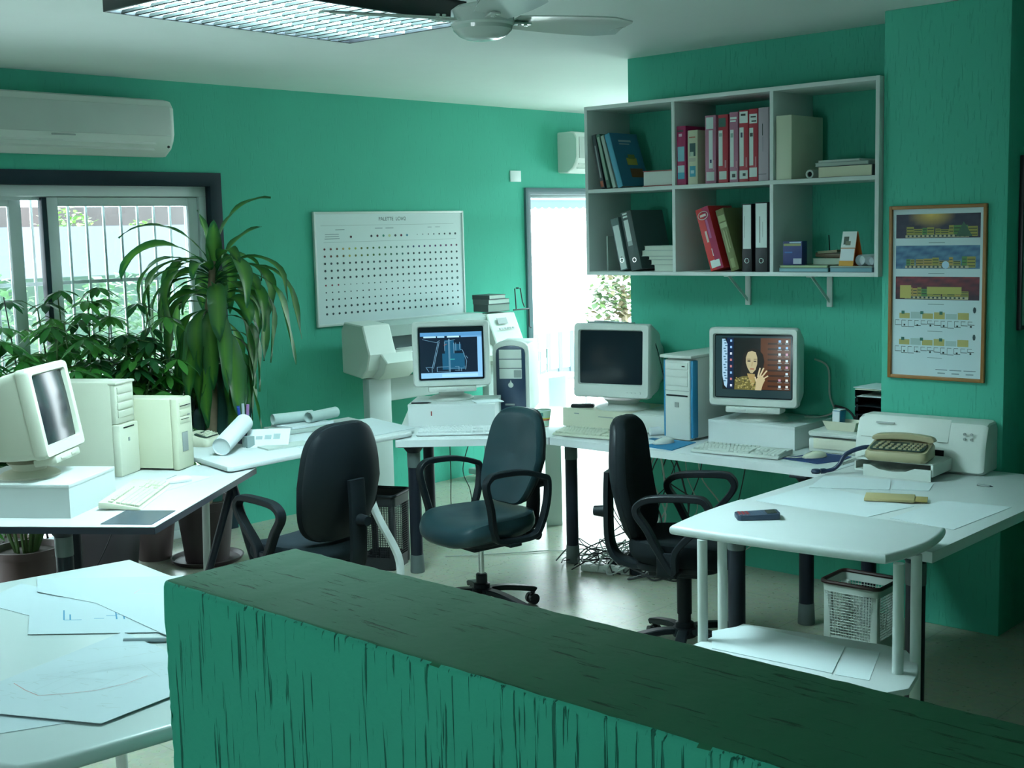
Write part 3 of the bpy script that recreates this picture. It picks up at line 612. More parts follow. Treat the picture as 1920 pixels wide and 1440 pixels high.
# ================================================================== ON THE WALLS
def split_ac(name, label, loc, rz, w, h, d, parts=True):
    g = thing(name, label, 'air conditioner', loc, rz); m = MB()
    prof = [(0, 0), (-.10, -.005), (-.155, .03), (-.185, .075), (-.20, .12), (-.20, h - .05), (-.175, h - .012), (-.13, h), (0, h)]
    prof = [(a*d/.2, b) for a, b in prof]
    def ring(x, s=1.): cy, cz = -.1*d/.2, h/2; return [(x, (a - cy)*s + cy if a < 0 else a, (b - cz)*s + cz) for a, b in prof]
    m.loft([ring(-w/2, .93), ring(-w/2 + .008, .98), ring(-w/2 + .025, 1), ring(w/2 - .025, 1), ring(w/2 - .008, .98), ring(w/2, .93)]); m.obj('casing', beige2, g, ang=30)
    m = MB(); m.box((0, -.2*d/.2 - .002, h*.60), (w - .06, .006, h*.52), bev=.002); m.obj('front_grille', mat('ac_grille', (.50, .55, .52), .5), g)
    m = MB(); m.box((-.04, -d*.90, .075), (w - .16, .006, .035), rot=(R(-28), 0, 0), bev=.002); m.box((-.04, -d*.80, .038), (w - .16, .006, .03), rot=(R(-40), 0, 0), bev=.002); m.obj('air_flap', beige2, g)
    m = MB(); m.box((-.12, -d - .001, h*.30), (.14, .002, .008)); m.obj('badge', greyp, g)
    m = MB(); m.cyl((w/2 - .04, -d*.93, .05), (w/2 - .04, -d*.93 - .004, .048), .008, seg=12); m.obj('sensor', blackm, g)
    return g
split_ac('air_conditioner', 'long wall air conditioner above the window', (3.66, 6.779, 2.335), 0, 1.16, .325, .2)
split_ac('air_conditioner', 'second air conditioner above the open door, partly hidden by the wall shelf', (8.36, 6.779, 2.30), 0, .90, .325, .2)
m = MB(); m.box((0, -.004, 0), (.122, .008, .085), bev=.002); o = m.obj('cover_plate', mat('cover_plate_white', (.78, .84, .84), .5), loc=(7.395, 6.779, 2.269)); tag(o, 'blank white cover plate on the wall above the door corner', 'cover plate')
# colour dot chart
ch = thing('colour_chart', 'framed white chart with rows of coloured dots on the left wall', 'wall chart', (6.085, 6.777, 1.62))
w, h = 1.412, .772
m = MB(); m.box((0, -.008, 0), (w - .02, .012, h - .02)); m.obj('board', mat('chart_white', (.70, .78, .80), .35, var=.01), ch)
m = MB()
for s in (-1, 1): m.box((s*(w/2 - .008), -.011, 0), (.016, .02, h), bev=.003); m.box((0, -.011, s*(h/2 - .008)), (w - .03, .02, .016), bev=.003)
m.obj('chart_frame', whitep, ch)
m = MB(); yv = -.0146; dk = (.01, .03, .045)
def disc(x, z, r, c, k=8): m.poly([(x + r*cos(2*pi*i/k), yv, z + r*.85*sin(2*pi*i/k)) for i in range(k)][::1], c)
def hsv(hh, s, v):
    import colorsys; return colorsys.hsv_to_rgb(hh % 1, s, v)
for i in range(24):
    for j in range(10):
        x = -.62 + i * (1.25/23); z = .135 - j * .0485 - .0
        if j == 0: c = hsv(.97 + i*.042 if i < 14 else .6 + (i-14)*.035, .85, .35 if 2 < i < 6 else .12); r = .0095
        elif j == 1: c = hsv(.97 + i*.042, .8, .12 if i != 4 else .4) if i < 14 else dk; r = .0098
        elif j == 5: c = (.25, .03, .06) if i < 3 else (.08, .14, .15); r = .0045 + .0004*abs(i - 4) if i > 2 else .008
        elif j == 6: c = dk; r = .0055 + .00022*abs(i - 4)
        elif j == 7: c = dk; r = .0075
        else: c = dk; r = .0098
        disc(x, z, r, c)
disc(-.385, .215, .0105, (.06, .005, .02))
for k, cc in enumerate([dk, (.06, .005, .02), (.02, .2, .15), (.5, .55, .3), dk, (.12, .01, .04), (.05, .2, .3)]): disc(-.20 + k*.056, .217, .0105 if k not in (3,) else .012, cc)
for k in range(8): disc(.235 + k*.055, .220, .004 + .0009*k, dk)
for x, z, ww in ((-.02, .292, 1.25), (0, .180, 1.25)): m.poly([(x - ww/2, yv, z), (x + ww/2, yv, z), (x + ww/2, yv, z + .0016), (x - ww/2, yv, z + .0016)], (.3, .36, .38))
for x, z, ww in ((-.48, .262, .08), (-.13, .268, .07), (-.03, .268, .075), (.36, .268, .04), (.44, .268, .05), (-.55, .232, .12), (-.55, .217, .12), (-.55, .202, .13)): m.poly([(x - ww/2, yv, z), (x + ww/2, yv, z), (x + ww/2, yv, z + .004), (x - ww/2, yv, z + .004)], (.2, .27, .3))
add_text(m, 'PALETTE  LCW2', .036, Matrix.Translation((.0, yv - .0002, .322)) @ Matrix.Rotation(R(90), 4, 'X'), (.02, .04, .05))
m.obj('printed_dots', PRINT, ch)
# framed architectural poster on the pillar (faces -X)
po = thing('framed_poster', 'framed architectural poster in a wooden frame on the pillar', 'picture', (5.478, 2.477, 1.526), R(-90)); w, h = .452, .782
m = MB()
for s in (-1, 1): m.box((s*(w/2 - .008), -.010, 0), (.016, .02, h), bev=.003); m.box((0, -.010, s*(h/2 - .008)), (w - .03, .02, .016), bev=.003)
m.obj('frame', wood, po)
m = MB(); m.box((0, -.005, 0), (w - .03, .004, h - .03)); m.obj('sheet', mat('poster_paper', (.60, .74, .78), .5, var=.01), po)
m = MB(); yv = -.0074
def rct(x0, z0, x1, z1, c, dy=0): m.poly([(x0, yv - dy, z0), (x1, yv - dy, z0), (x1, yv - dy, z1), (x0, yv - dy, z1)], c)
X0, X1 = -.195, .195
rr_ = random.Random(5)
skies = [((.10, .02, .02), (.30, .14, .05), (.02, .02, .05)), ((.03, .12, .30), (.12, .28, .42), (.02, .06, .16)), ((.03, .04, .06), (.20, .03, .04), (.03, .015, .03))]
for k, (zt, zb) in enumerate(((.352, .245), (.212, .108), (.073, -.030))):
    a, mid, lo = skies[k]; N = 14
    rows = [[(X0 + (X1-X0)*i/N, yv, zb + (zt-zb)*j/6) for i in range(N+1)] for j in range(7)]
    def cf(j, i, k=k, a=a, mid=mid, lo=lo):
        t = j/6; nz = .5 + .5*sin(i*1.3 + j*2.1 + k*2)*.8
        if k == 0: q = max(0, 1 - math.hypot((i - 6.0)/4, (j - 6)/3.5)); return tuple(lo[c]*(1-q) + (.75, .5, .12)[c]*q + .02*nz for c in range(3))
        if k == 1: return tuple(lo[c]*(1-nz*.9) + mid[c]*nz for c in range(3))
        return tuple(lo[c]*(1-nz*t) + (.30, .04, .05)[c]*nz*t for c in range(3))
    m.grid(rows, cf)
    ylw = (.33, .30, .07); grn = (.08, .22, .07); org = (.45, .30, .08)
    z = zb + .006
    x = X0 + .05
    while x < X1 - .055:
        ww = rr_.uniform(.018, .045); hh = rr_.uniform(.030, .050); c = rr_.choice([ylw, grn, org, ylw]); rct(x, z, x + ww, z + hh, c, .0003)
        for f in range(3): rct(x + .002, z + .006 + f*hh/3.4, x + ww - .002, z + .010 + f*hh/3.4, (.04, .06, .04), .0006)
        x += ww + rr_.choice([0, .001, .006])
    rct(X0 + .045, z - .003, X1 - .05, z + .008, (.5, .45, .3), .0008)
    for f in range(14): rct(X0 + .055 + f*.02, z - .001, X0 + .064 + f*.02, z + .007, (.02, .05, .06), .001)
    if k == 0: m.poly([(X1 - .11, yv - .001, z), (X1 - .035, yv - .001, z), (X1 - .075, yv - .001, z + .065)], (.05, .12, .08))
    if k == 1: m.poly([(X0 + .235 + .017*cos(t*pi/6), yv - .0012, z + .012 + .017*sin(t*pi/6)) for t in range(12)], (.5, .7, .85))
    if k == 2: rct(X0 + .022, z, X0 + .075, z + .058, (.5, .42, .12), .0011); rct(X0 + .15, z + .02, X0 + .31, z + .052, (.42, .38, .1), .0009)
    rct(-.04, zb - .022, .035, zb - .019, (.2, .32, .34))
for zc, fl in ((-.128, 0), (-.248, 1)):     # plans
    for k in range(6):
        x = X0 + .02 + k*.055; rct(x, zc + .012, x + .05, zc + .036 + .006*(k % 2), (.45, .40, .14) if k % 3 != 1 else (.40, .55, .55), .0002)
    for k in range(12):
        x = X0 + .0 + k*.031; rct(x, zc - .02 - .008*sin(k), x + .03, zc - .0175 - .008*sin(k), (.02, .05, .05), .0004); rct(x, zc + .002, x + .02, zc + .004, (.06, .10, .1), .0004); rct(x, zc - .02 - .008*sin(k), x + .0018, zc + .003, (.05, .1, .1), .0004)
        if k % 2: rct(x + .01, zc - .022, x + .018, zc - .014, (.01, .03, .03), .0005)
    for k in range(3): rct(X0 + .03 + k*.09, zc + .032, X0 + .045 + k*.09, zc + .046, (.03, .15, .12), .0004)
    m.poly([(X1 - .02 + .007*cos(t*pi/4), yv - .0003, zc + .055 + .014*sin(t*pi/4)) for t in range(8)], (.01, .04, .05)); rct(-.04, zc - .045, .03, zc - .042, (.3, .42, .44))
for k in range(3): rct(0.0 + k*.065, -.345 - .0, .055 + k*.065, -.342, (.1, .16, .2)); rct(0.01 + k*.065, -.362, .045 + k*.065, -.356, (.25, .36, .4))
m.obj('printed_images', PRINT, po)
# dark frame on the side of the pillar
g = thing('dark_framed_picture', 'dark framed picture on the shaded right side of the pillar', 'picture', (5.71, 2.169, 1.74)); m = MB()
for s in (-1, 1): m.box((s*.10, -.010, 0), (.018, .02, .76), bev=.003); m.box((0, -.010, s*.37), (.2, .02, .018), bev=.003)
m.obj('frame', blackm, g); m = MB(); m.box((0, -.005, 0), (.19, .004, .73)); m.obj('sheet', mat('picture_sheet', (.35, .45, .4), .5), g)
# wall socket with plugs
g = thing('power_socket', 'white double wall socket with plugs low on the right wall', 'wall socket', (5.829, 3.52, .27), R(-90)); m = MB()
m.box((0, -.006, 0), (.17, .012, .085), bev=.003); m.obj('socket_plate', beige2, g)
m = MB(); m.box((-.05, -.025, .012), (.04, .03, .04), bev=.006); m.obj('plug', beige2, g, rot=None)
# ================================================================== COMPUTERS
def crt(name, label, loc, az, W=.45, H=.40, D=.44, base_h=.075, tilt=0., screen=None, body=beige2, border=(.045, .045, .04, .065), base_r=.13, chin=True):
    """local -Y is the way the screen faces; border = left, right, top, bottom"""
    g = thing(name, label, 'monitor', loc, face(az))
    T = Matrix.Translation((0, 0, base_h)) @ Matrix.Rotation(R(-tilt), 4, 'X')
    bl, br_, bt, bb = border; yf = -.17; zc = H/2 + .012
    def rr(w, h, r, y, cx=0, cz=0): return [(cx + a, y, zc + cz + b) for a, b in rrect(w, h, r, 5)]
    iw, ih = W - bl - br_, H - bt - bb; icx, icz = (bl - br_)/2, (bb - bt)/2
    m = MB(); m.M = T
    m.loft([rr(W*.99, H*.99, .02, yf + .055), rr(W, H, .022, yf + .05), rr(W, H, .02, yf + .012), rr(W - .012, H - .012, .018, yf), rr(iw + .012, ih + .012, .014, yf + .001, icx, icz), rr(iw, ih, .010, yf + .018, icx, icz)], cap0=False, cap1=False)
    m.obj('bezel', body, g, ang=30)
    m = MB(); m.M = T
    m.loft([rr(W*.985, H*.985, .03, yf + .045), rr(W*.97, H*.96, .035, yf + .10, 0, -.002), rr(W*.90, H*.88, .045, yf + .20, 0, -.008), rr(W*.74, H*.72, .05, yf + D*.72, 0, -.02), rr(W*.62, H*.58, .05, yf + D, 0, -.03)])
    for k in range(7): m.box((0, yf + .14 + k*.016, zc + H*.465 - k*.0035), (W*.6, .004, .004))
    m.obj('casing', body, g, ang=40)
    def S(u, v, off=0.): return (icx + u*iw/2, yf + .020 - .010*(1 - .5*u*u - .5*v*v) - off, zc + icz + v*ih/2)
    m = MB(); m.M = T; m.grid([[S(-1 + 2*i/16, -1 + 2*j/12) for i in range(17)] for j in range(13)], lambda a, b: (.01, .01, .01)); m.obj('screen', glass_dark, g)
    if screen:
        m = MB(); m.M = T; screen(m, S); m.obj('screen_image', SCREEN, g)
    if chin:
        m = MB(); m.M = T; m.box((0, yf + .05, -.004), (W*.62, .10, .032), bev=.008); m.box((-.06, yf - .003, -.004), (.05, .004, .010), bev=.001); m.box((.05, yf - .003, -.004), (.05, .004, .010), bev=.001); m.obj('control_panel', body, g)
    else:
        m = MB(); m.M = T; m.cyl((W*.38, yf + .002, bb*.42 + .012), (W*.38, yf - .003, bb*.42 + .012), .007, seg=16)
        for k in range(3): m.box((W*.22 + k*.022, yf, bb*.42 + .012), (.012, .004, .005), bev=.001)
        m.obj('buttons', body, g)
    m = MB(); m.lathe([(0, 0), (base_r, 0), (base_r + .002, .008), (base_r*.9, .018), (base_r*.62, .028), (0, .03)], 40)
    m.lathe([(0, .02), (base_r*.55, .026), (base_r*.60, base_h*.7), (base_r*.75, base_h), (0, base_h + .005)], 32); m.obj('swivel_base', body, g); return g
def q4(m, S, u0, v0, u1, v1, c, off=.002, n=1):
    k = max(1, int(abs(u1-u0)*8)); kv = max(1, int(abs(v1-v0)*8)); off = off + .0006; rows = [[S(u0 + (u1-u0)*i/k, v0 + (v1-v0)*j/kv, off) for i in range(k+1)] for j in range(kv+1)]; m.grid(rows, lambda a, b: c)
def seg(m, S, u0, v0, u1, v1, w, c, off=.003):
    d = math.hypot(u1-u0, (v1-v0)); nx, ny = -(v1-v0)/d*w, (u1-u0)/d*w*.78
    k = max(1, int(d*8)); off += .0012
    m.grid([[S(u0 + (u1-u0)*i/k + s*nx, v0 + (v1-v0)*i/k + s*ny, off) for i in range(k+1)] for s in (1, -1)], lambda a, b: c)
def cad(m, S):
    q4(m, S, -.96, -.92, .96, .80, (.004, .012, .03), .0015)
    q4(m, S, -.94, .66, .94, .80, (.10, .33, .62), .002); q4(m, S, -.84, .60, -.46, .66, (.45, .8, 1), .002); q4(m, S, -.42, .60, -.2, .66, (.35, .7, .95), .002); q4(m, S, -.12, .60, .25, .66, (.5, .85, 1), .002); q4(m, S, .3, .60, .94, .66, (.15, .4, .7), .002)
    q4(m, S, .80, -.72, .94, .60, (.25, .58, .92), .002); q4(m, S, -.94, -.92, .94, -.72, (.28, .62, .95), .002); q4(m, S, -.3, -.88, .8, -.78, (.4, .78, 1), .0025)
    L1 = (.16, .36, .50); B = (.01, .10, .20)
    q4(m, S, -.28, -.60, .40, .0, B, .0022); q4(m, S, -.20, .0, .08, .5, B, .0022); q4(m, S, .0, .1, .30, .35, B, .0022)
    for a in ((-.88, .55, -.45, .42), (-.45, .42, -.35, .50), (-.40, .45, -.60, -.55), (-.36, .45, -.56, -.55), (-.08, .55, -.08, -.70), (-.05, .55, -.05, -.70), (-.20, .1, -.20, .45), (-.20, .45, .12, .52), (.08, .40, .08, .0), (.14, .40, .14, .10), (.26, .42, .26, .15), (.26, .15, .34, .12), (.34, .12, .40, -.1), (.40, -.1, .46, -.30), (.46, -.3, .42, -.62), (-.80, -.50, -.60, -.50), (-.78, -.52, -.70, -.68), (-.60, -.5, -.60, -.70), (-.45, -.68, -.45, -.50), (-.45, -.50, -.10, -.50), (-.45, -.68, -.10, -.68), (-.05, -.56, .45, -.56), (.1, -.50, .22, -.50), (.1, -.64, .3, -.64), (.36, -.50, .46, -.50), (.22, -.5, .22, -.66), (.3, -.56, .3, -.68), (.44, -.1, .5, -.2)):
        seg(m, S, *a, .008, L1)
    seg(m, S, -.05, -.22, .10, -.22, .016, (.05, .5, .5)); seg(m, S, -.22, .3, -.14, .36, .01, (.35, .12, .08))
def portrait(m, S):
    q4(m, S, -.98, -.96, .98, .96, (.012, .035, .04), .001); q4(m, S, -.80, -.72, .95, .90, (.006, .006, .006), .0015)
    q4(m, S, .20, -.70, .95, .90, (.085, .028, .008), .0018); q4(m, S, -.68, -.70, -.50, .90, (.004, .012, .05), .0018)
    for k in range(9): q4(m, S, .38, -.62 + k*.165, .94, -.56 + k*.165, (.03, .012, .006), .0021)
    pts = [(-.80, .86), (-.72, .86), (-.66, .7), (-.66, -.5), (-.68, -.68), (-.74, -.6), (-.79, -.3), (-.80, .3)]; m.poly([S(a, b, .0050) for a, b in pts], (.35, .58, .75))
    for k in range(16): q4(m, S, -.76 + .02*(k % 3), .80 - k*.085, -.70 + .02*((k*7) % 3), .83 - k*.085, (.02, .10, .18), .0052)
    # woman with long dark hair, patterned blouse, raised hand
    S_ = S; S = lambda u, v, o=0: S_(u, v, o + .0022)
    hair = [(-.28, .0), (-.25, .35), (-.15, .52), (.0, .58), (.15, .54), (.26, .40), (.30, .18), (.26, -.10), (.18, -.28), (.05, -.36), (-.20, -.36), (-.32, -.25)]
    m.poly([S(a, b, .0024) for a, b in hair], (.012, .008, .006))
    blouse = [(-.48, -.72), (-.46, -.40), (-.28, -.30), (-.12, -.28), (.10, -.42), (.14, -.72)]; m.poly([S(a, b, .0027) for a, b in blouse], (.13, .12, .03))
    rp = random.Random(9)
    for k in range(60):
        a, b = rp.uniform(-.46, .08), rp.uniform(-.71, -.36); q4(m, S, a, b, a + .035, b + .035, rp.choice([(.3, .28, .08), (.05, .05, .02), (.4, .38, .15)]), .003)
    m.poly([S(a, b, .0032) for a, b in ((-.14, -.20), (.06, -.22), (.06, -.45), (.0, -.62), (-.10, -.40))], (.36, .27, .10))
    face_ = [(-.17, .30), (-.12, .46), (-.02, .50), (.08, .46), (.12, .30), (.12, .10), (.08, -.08), (.0, -.19), (-.06, -.18), (-.13, -.03), (-.17, .12)]
    m.poly([S(a, b, .0035) for a, b in face_], (.44, .40, .23))
    for a in ((-.13, .185, -.05, .19), (.03, .185, .10, .18)): q4(m, S, a[0], a[1] - .02, a[2], a[3] + .015, (.03, .02, .015), .004); 
    q4(m, S, -.14, .235, -.05, .25, (.08, .05, .02), .004); q4(m, S, .03, .235, .11, .25, (.08, .05, .02), .004); seg(m, S, -.0, .16, -.02, .02, .010, (.36, .28, .14), .004); q4(m, S, -.06, -.075, .04, -.045, (.30, .08, .05), .004)
    m.poly([S(a, b, .0042) for a, b in ((.06, -.72), (.10, -.38), (.16, -.26), (.26, -.26), (.32, -.40), (.26, -.55), (.22, -.72))], (.50, .44, .25))
    for a in ((.14, -.30, .20, -.02), (.19, -.28, .29, -.02), (.24, -.30, .37, -.10), (.28, -.36, .40, -.26), (.10, -.45, .07, -.30)): seg(m, S, *a, .020, (.55, .49, .30), .0046)
    S = S_
    for u in (.68, .86):
        for k in range(8):
            if (u == .68 and k == 5): continue
            v = .80 - k*.20; q4(m, S, u - .03, v - .03, u + .03, v + .04, rp.choice([(.6, .8, .9), (.7, .75, .7), (.5, .3, .4), (.25, .5, .75)]), .003); q4(m, S, u - .05, v - .075, u + .05, v - .055, (.25, .3, .3), .003)
    for k in range(8): v = .80 - k*.2; q4(m, S, -.59, v - .03, -.54, v + .04, rp.choice([(.25, .5, .8), (.5, .2, .2), (.6, .7, .8)]), .003)
BOX = mat('white_melamine_box', (.78, .83, .83), .4, var=.01)
def plain_box(name, label, cat, loc, az, w, d, h, mt=BOX):
    """origin: front-left bottom corner seen from the front; local +X along the front, +Y into depth"""
    g = thing(name, label, cat, loc, R(az)); m = MB()
    t = .016; m.box((w/2, d/2, h - t/2), (w, d, t), bev=.0015); m.box((t/2 + .001, d/2, (h - t)/2), (t, d - .002, h - t)); m.box((w - t/2 - .001, d/2, (h - t)/2), (t, d - .002, h - t)); m.box((w/2, t/2 + .001, (h - t)/2), (w - 2*t, t, h - t - .001)); m.obj('panels', mt, g)
    m = MB(); m.box((w/2, d - .012, (h-t)/2), (w - 2*t, .012, h - t - .001)); m.obj('back_panel', mt, g); return g
def desktop_tower(name, label, loc, az, w, h, d, kind, body=beige):
    """origin: front-left bottom corner; local +X along front, +Y into depth"""
    g = thing(name, label, 'computer', loc, R(az)); m = MB()
    m.box((w/2, d/2 + .015, h/2 + .004), (w - .006, d - .03, h - .010), bev=.004); m.obj('casing', body, g)
    def fr(x0, x1, z0, z1, y, th, mt, nm, bev=.002, par=g): q = MB(); q.box(((x0+x1)/2*w, y, (z0+z1)/2*h), ((x1-x0)*w, th, (z1-z0)*h), bev=bev); return q.obj(nm, mt, par)
    if kind == 'beige_large':
        m = MB(); m.box((w/2, .012, h*.275), (w, .040, h*.55), bev=.008); m.box((w/2, .022, h*.775), (w*.96, .030, h*.44), bev=.006); m.prism([(0, .0), (w, 0), (w, .04), (0, .04)], h - .014, h, bev=.006); fp = m.obj('front_panel', body, g)
        for k in range(4): fr(.12, .88, .62 + k*.085, .69 + k*.085, .006, .006, body, 'drive_bay')
        fr(.2, .75, .505, .52, -.009, .004, black, 'floppy_slot'); fr(.42, .50, .36, .40, -.009, .004, greyp, 'badge')
    elif kind == 'beige_small':
        m = MB(); m.box((w/2, .012, h/2), (w, .036, h), bev=.010); m.obj('front_panel', body, g)
        for k in range(3): fr(.16, .84, .64 + k*.105, .73 + k*.105, -.007, .004, body, 'drive_bay')
        fr(.16, .84, .885, .895, -.010, .003, black, 'floppy_slot'); fr(.24, .60, .25, .52, -.008, .003, greyp, 'led_panel'); fr(.20, .7, .70, .705, -.010, .002, black, 'drive_slot'); fr(.62, .78, .74, .76, -.010, .003, greyp, 'eject_button')
    elif kind == 'blue_arch':
        def arch(x0, x1, z0, z1, rt, n=10):
            p = [(x0, z0), (x1, z0), (x1, z1 - rt*.55)]; cx = (x0+x1)/2; hw = (x1-x0)/2
            for i in range(1, n): a = pi*i/n; p.append((cx + hw*cos(a)**1 if abs(cos(a)) > 0 else cx, z1 - rt*.55 + rt*.55*sin(a)**.6))
            p.append((x0, z1 - rt*.55)); return p
        RX = Matrix.Rotation(R(90), 4, 'X')
        m = MB(); m.prism(arch(-.008, w + .008, .0, h + .025, .13), -.02, .028, bev=.006, M=Matrix.Translation((0, .008, 0)) @ RX); m.obj('front_surround', beige2, g)
        m = MB(); m.prism(arch(.014, w - .014, .0, h*.985, .09), 0, .012, bev=.004, M=Matrix.Translation((0, -.020, 0)) @ RX); m.obj('front_panel', darkblue, g)
        for z0, z1 in ((.80, .93), (.67, .79), (.52, .66)): fr(.17, .83, z0, z1, -.034, .006, beige2, 'drive_bay')
        fr(.6, .82, .535, .64, -.038, .003, greyp, 'floppy_slot')
        q = MB(); q.lathe([(0, 0), (.014, .001), (.016, .004), (.012, .008), (0, .009)], 20, M=Matrix.Translation((w*.5, -.033, h*.43)) @ Matrix.Rotation(R(90), 4, 'X')); q.cyl((w*.5, -.036, h*.43), (w*.5, -.036, h*.43 + .030), .010, .001, seg=12); q.obj('power_button', beige2, g)
        fr(.32, .60, .14, .165, -.034, .006, greyp, 'badge')
    else:  # white front between blue cheeks
        m = MB(); m.box((w/2, .010, h*.49), (w*.84, .05, h*.97), bev=.008); m.obj('front_panel', beige2, g)
        m = MB()
        for s in (0, 1): m.box((w*(.045 + .91*s), .018, h*.5), (w*.09, .05, h*.94), bev=.006)
        m.obj('side_cheeks', bluem, g)
        m = MB(); m.prism([(-.006, -.028), (w*.5, -.046), (w + .006, -.028), (w + .006, d), (-.006, d)], h - .002, h + .014, bev=.005); m.obj('top_cover', beige2, g)
        for z0, z1 in ((.86, .94), (.77, .85), (.66, .76)): fr(.13, .87, z0, z1, -.016, .006, beige2, 'drive_bay')
        fr(.68, .78, .89, .905, -.020, .003, black, 'eject_button'); fr(.14, .86, .532, .552, -.017, .005, black, 'floppy_slot'); fr(.42, .56, .40, .46, -.016, .003, greyp, 'badge')
        fr(.1, .9, .60, .603, -.016, .004, greyp, 'trim_line')
    return g
def keyboard(name, label, loc, az, w=.46, d=.165, mt=beigeK, kt=None, lift=0.):
    """local -Y edge faces the user; +X to the user's right; az = direction of local +X"""
    g = thing(name, label, 'keyboard', loc, R(az)); T = Matrix.Rotation(R(lift), 4, 'X')
    m = MB(); m.M = T; m.prism([(-d/2, .004), (d/2, .004), (d/2, .028), (d/2 - .035, .029), (-d/2 + .01, .016), (-d/2, .010)], -w/2, w/2, bev=.003, M=Matrix.Rotation(R(90), 4, 'Z') @ Matrix.Rotation(R(90), 4, 'X')); m.obj('keyboard_case', mt, g)
    m = MB(); m.M = T; u = w/23.4
    def key(x, j, ww, z=0):
        y = -d/2 + .020 + j*.0193; zz = .0165 + .0115*(y + d/2 - .01)/(d - .045); m.box((x, y, zz + .004), (ww - .0022, .0172, .010), bev=.0018, seg=1, rot=(R(5), 0, 0))
    for j in range(5):
        xs = -w/2 + .010; off = [(1.5, 1.2, 1.2, 6.0, 1.2, 1.2, 1.5, 1.5), (2.3,) + (1,)*10 + (2.7,), (1.8,) + (1,)*11 + (2.2,), (1.5,) + (1,)*12 + (1.5,), (1,)*13 + (2,)][j]
        tot = sum(off)
        for o_ in off: ww = o_*u*15/tot; key(xs + ww/2, j, ww); xs += ww
        xs += u*.4
        for k in range(3):
            if not (j == 2 or (j == 1 and k != 1)): key(xs + u*(k + .5), j, u)
        xs += u*3.4
        for k in range(4): key(xs + u*(k + .5)*.98, j, u*.98)
    for k in range(13): key(-w/2 + .010 + u*(k*1.12 + .5 + (.7 if k else 0)), 5.7, u)
    m.obj('keys', kt or mt, g)
    if lift:
        m = MB(); m.M = Matrix.Identity(4)
        for s in (-1, 1): m.box((s*w*.42, d/2 - .03, .008), (.03, .006, .016))
        m.obj('feet', mt, g)
    return g
def mouse(name, label, loc, az, mt=beigeK, cable=None):
    g = thing(name, label, 'mouse', loc, R(az)); m = MB(); rings = []
    for i in range(13):
        t = i/12; y = -.058 + .116*t; wd = .031*sin(pi*min(max(t, .045), .955))**.42; hh = .034*sin(pi*(.10 + .84*t))**.55 * (1 - .28*t)
        rings.append([(wd*cos(a), y, .0015 + max(0, sin(a))**.8*hh if a <= pi else .0015) for a in [pi*k/10 for k in range(11)]] + [(-wd*.6, y, .0012), (0, y, .001), (wd*.6, y, .0012)])
    m.loft(rings); m.obj('mouse_shell', mt, g, ang=60)
    m = MB(); m.box((0, .030, .026), (.0015, .05, .002), rot=(R(-16), 0, 0)); m.obj('button_seam', greyp, g)
    if cable: m = MB(); m.tube(cable, .002, seg=6, sm=6); m.obj('mouse_cable', mt, g)
    return g
def flat_sheet(name, label, cat, pts, z, th=.0012, mt=paper, group=None):
    cx = sum(p[0] for p in pts)/len(pts); cy = sum(p[1] for p in pts)/len(pts)
    m = MB(); m.prism(ccw([(p[0]-cx, p[1]-cy) for p in pts]), 0, th); o = m.obj(name, mt, loc=(cx, cy, z)); return tag(o, label, cat, group)
def quad(cx, cy, w, d, az):
    a = Vector((cos(R(az)), sin(R(az)))); b = Vector((-a.y, a.x)); c = Vector((cx, cy)); return [tuple(c - a*w/2 - b*d/2), tuple(c + a*w/2 - b*d/2), tuple(c + a*w/2 + b*d/2), tuple(c - a*w/2 + b*d/2)]
DZ = .7505
# --- left desk
plain_box('monitor_stand', 'white box stand under the left monitor', 'monitor stand', (2.165, 4.498, DZ), 33.5+.0, .0001, .0001, .0001) if False else None
e2 = Vector((cos(R(34)), sin(R(34)))); n2 = Vector((-sin(R(34)), cos(R(34)))); b0 = Vector((2.452, 4.700))
g = thing('monitor_stand', 'white box stand under the left monitor on the desk with dark edging', 'monitor stand', (b0.x, b0.y, DZ), R(34)); m = MB(); w_, d_, h_ = .40, .50, .137
m.box((w_/2, d_/2, h_ - .008), (w_, d_, .016), bev=.0015); m.box((.009, d_/2, (h_-.016)/2), (.016, d_-.002, h_-.016)); m.box((w_-.009, d_/2, (h_-.016)/2), (.016, d_-.002, h_-.016)); m.box((w_/2, .009, (h_-.016)/2), (w_-.034, .016, h_-.016)); m.obj('panels', BOX, g)
m = MB(); m.box((w_/2, d_-.012, (h_-.016)/2), (w_-.034, .012, h_-.017)); m.obj('back_panel', BOX, g)
pc = b0 + e2*.19 + n2*.27
crt('crt_monitor', 'beige monitor with a blank dark screen on the left desk, lamp mirrored in its glass', (pc.x, pc.y, DZ + h_), -50, W=.40, H=.37, D=.42, base_h=.06, tilt=10, body=beige, base_r=.12, border=(.04, .04, .035, .05))
desktop_tower('computer_tower', 'tall beige computer tower behind the left monitor', (3.045, 5.335, DZ), 30, .175, .445, .43, 'beige_large')
desktop_tower('computer_tower', 'smaller beige computer tower with a grey display panel, in front of the corn plant', (3.302, 5.248, DZ), 30, .155, .345, .40, 'beige_small', body=mat('cream_plastic', (.72, .72, .55), .48, var=.03))
keyboard('keyboard', 'cream keyboard propped at an angle against the left monitor stand', (2.835, 4.845, DZ), 43, .50, .175, beigeK, lift=5)
mouse('computer_mouse', 'white mouse on the left desk in front of the small beige tower', (3.14, 5.00, DZ + .0015), 70, white)
flat_sheet('paper_pad', 'thin white sheet under the white mouse on the left desk', 'paper', quad(3.12, 5.02, .34, .20, 20), DZ, .001)
flat_sheet('mouse_mat', 'dark shiny mouse mat at the near corner of the left desk', 'mouse mat', quad(2.63, 4.49, .24, .21, 35.8), DZ, .003, mat('dark_shiny_mat', (.03, .06, .10), .25))
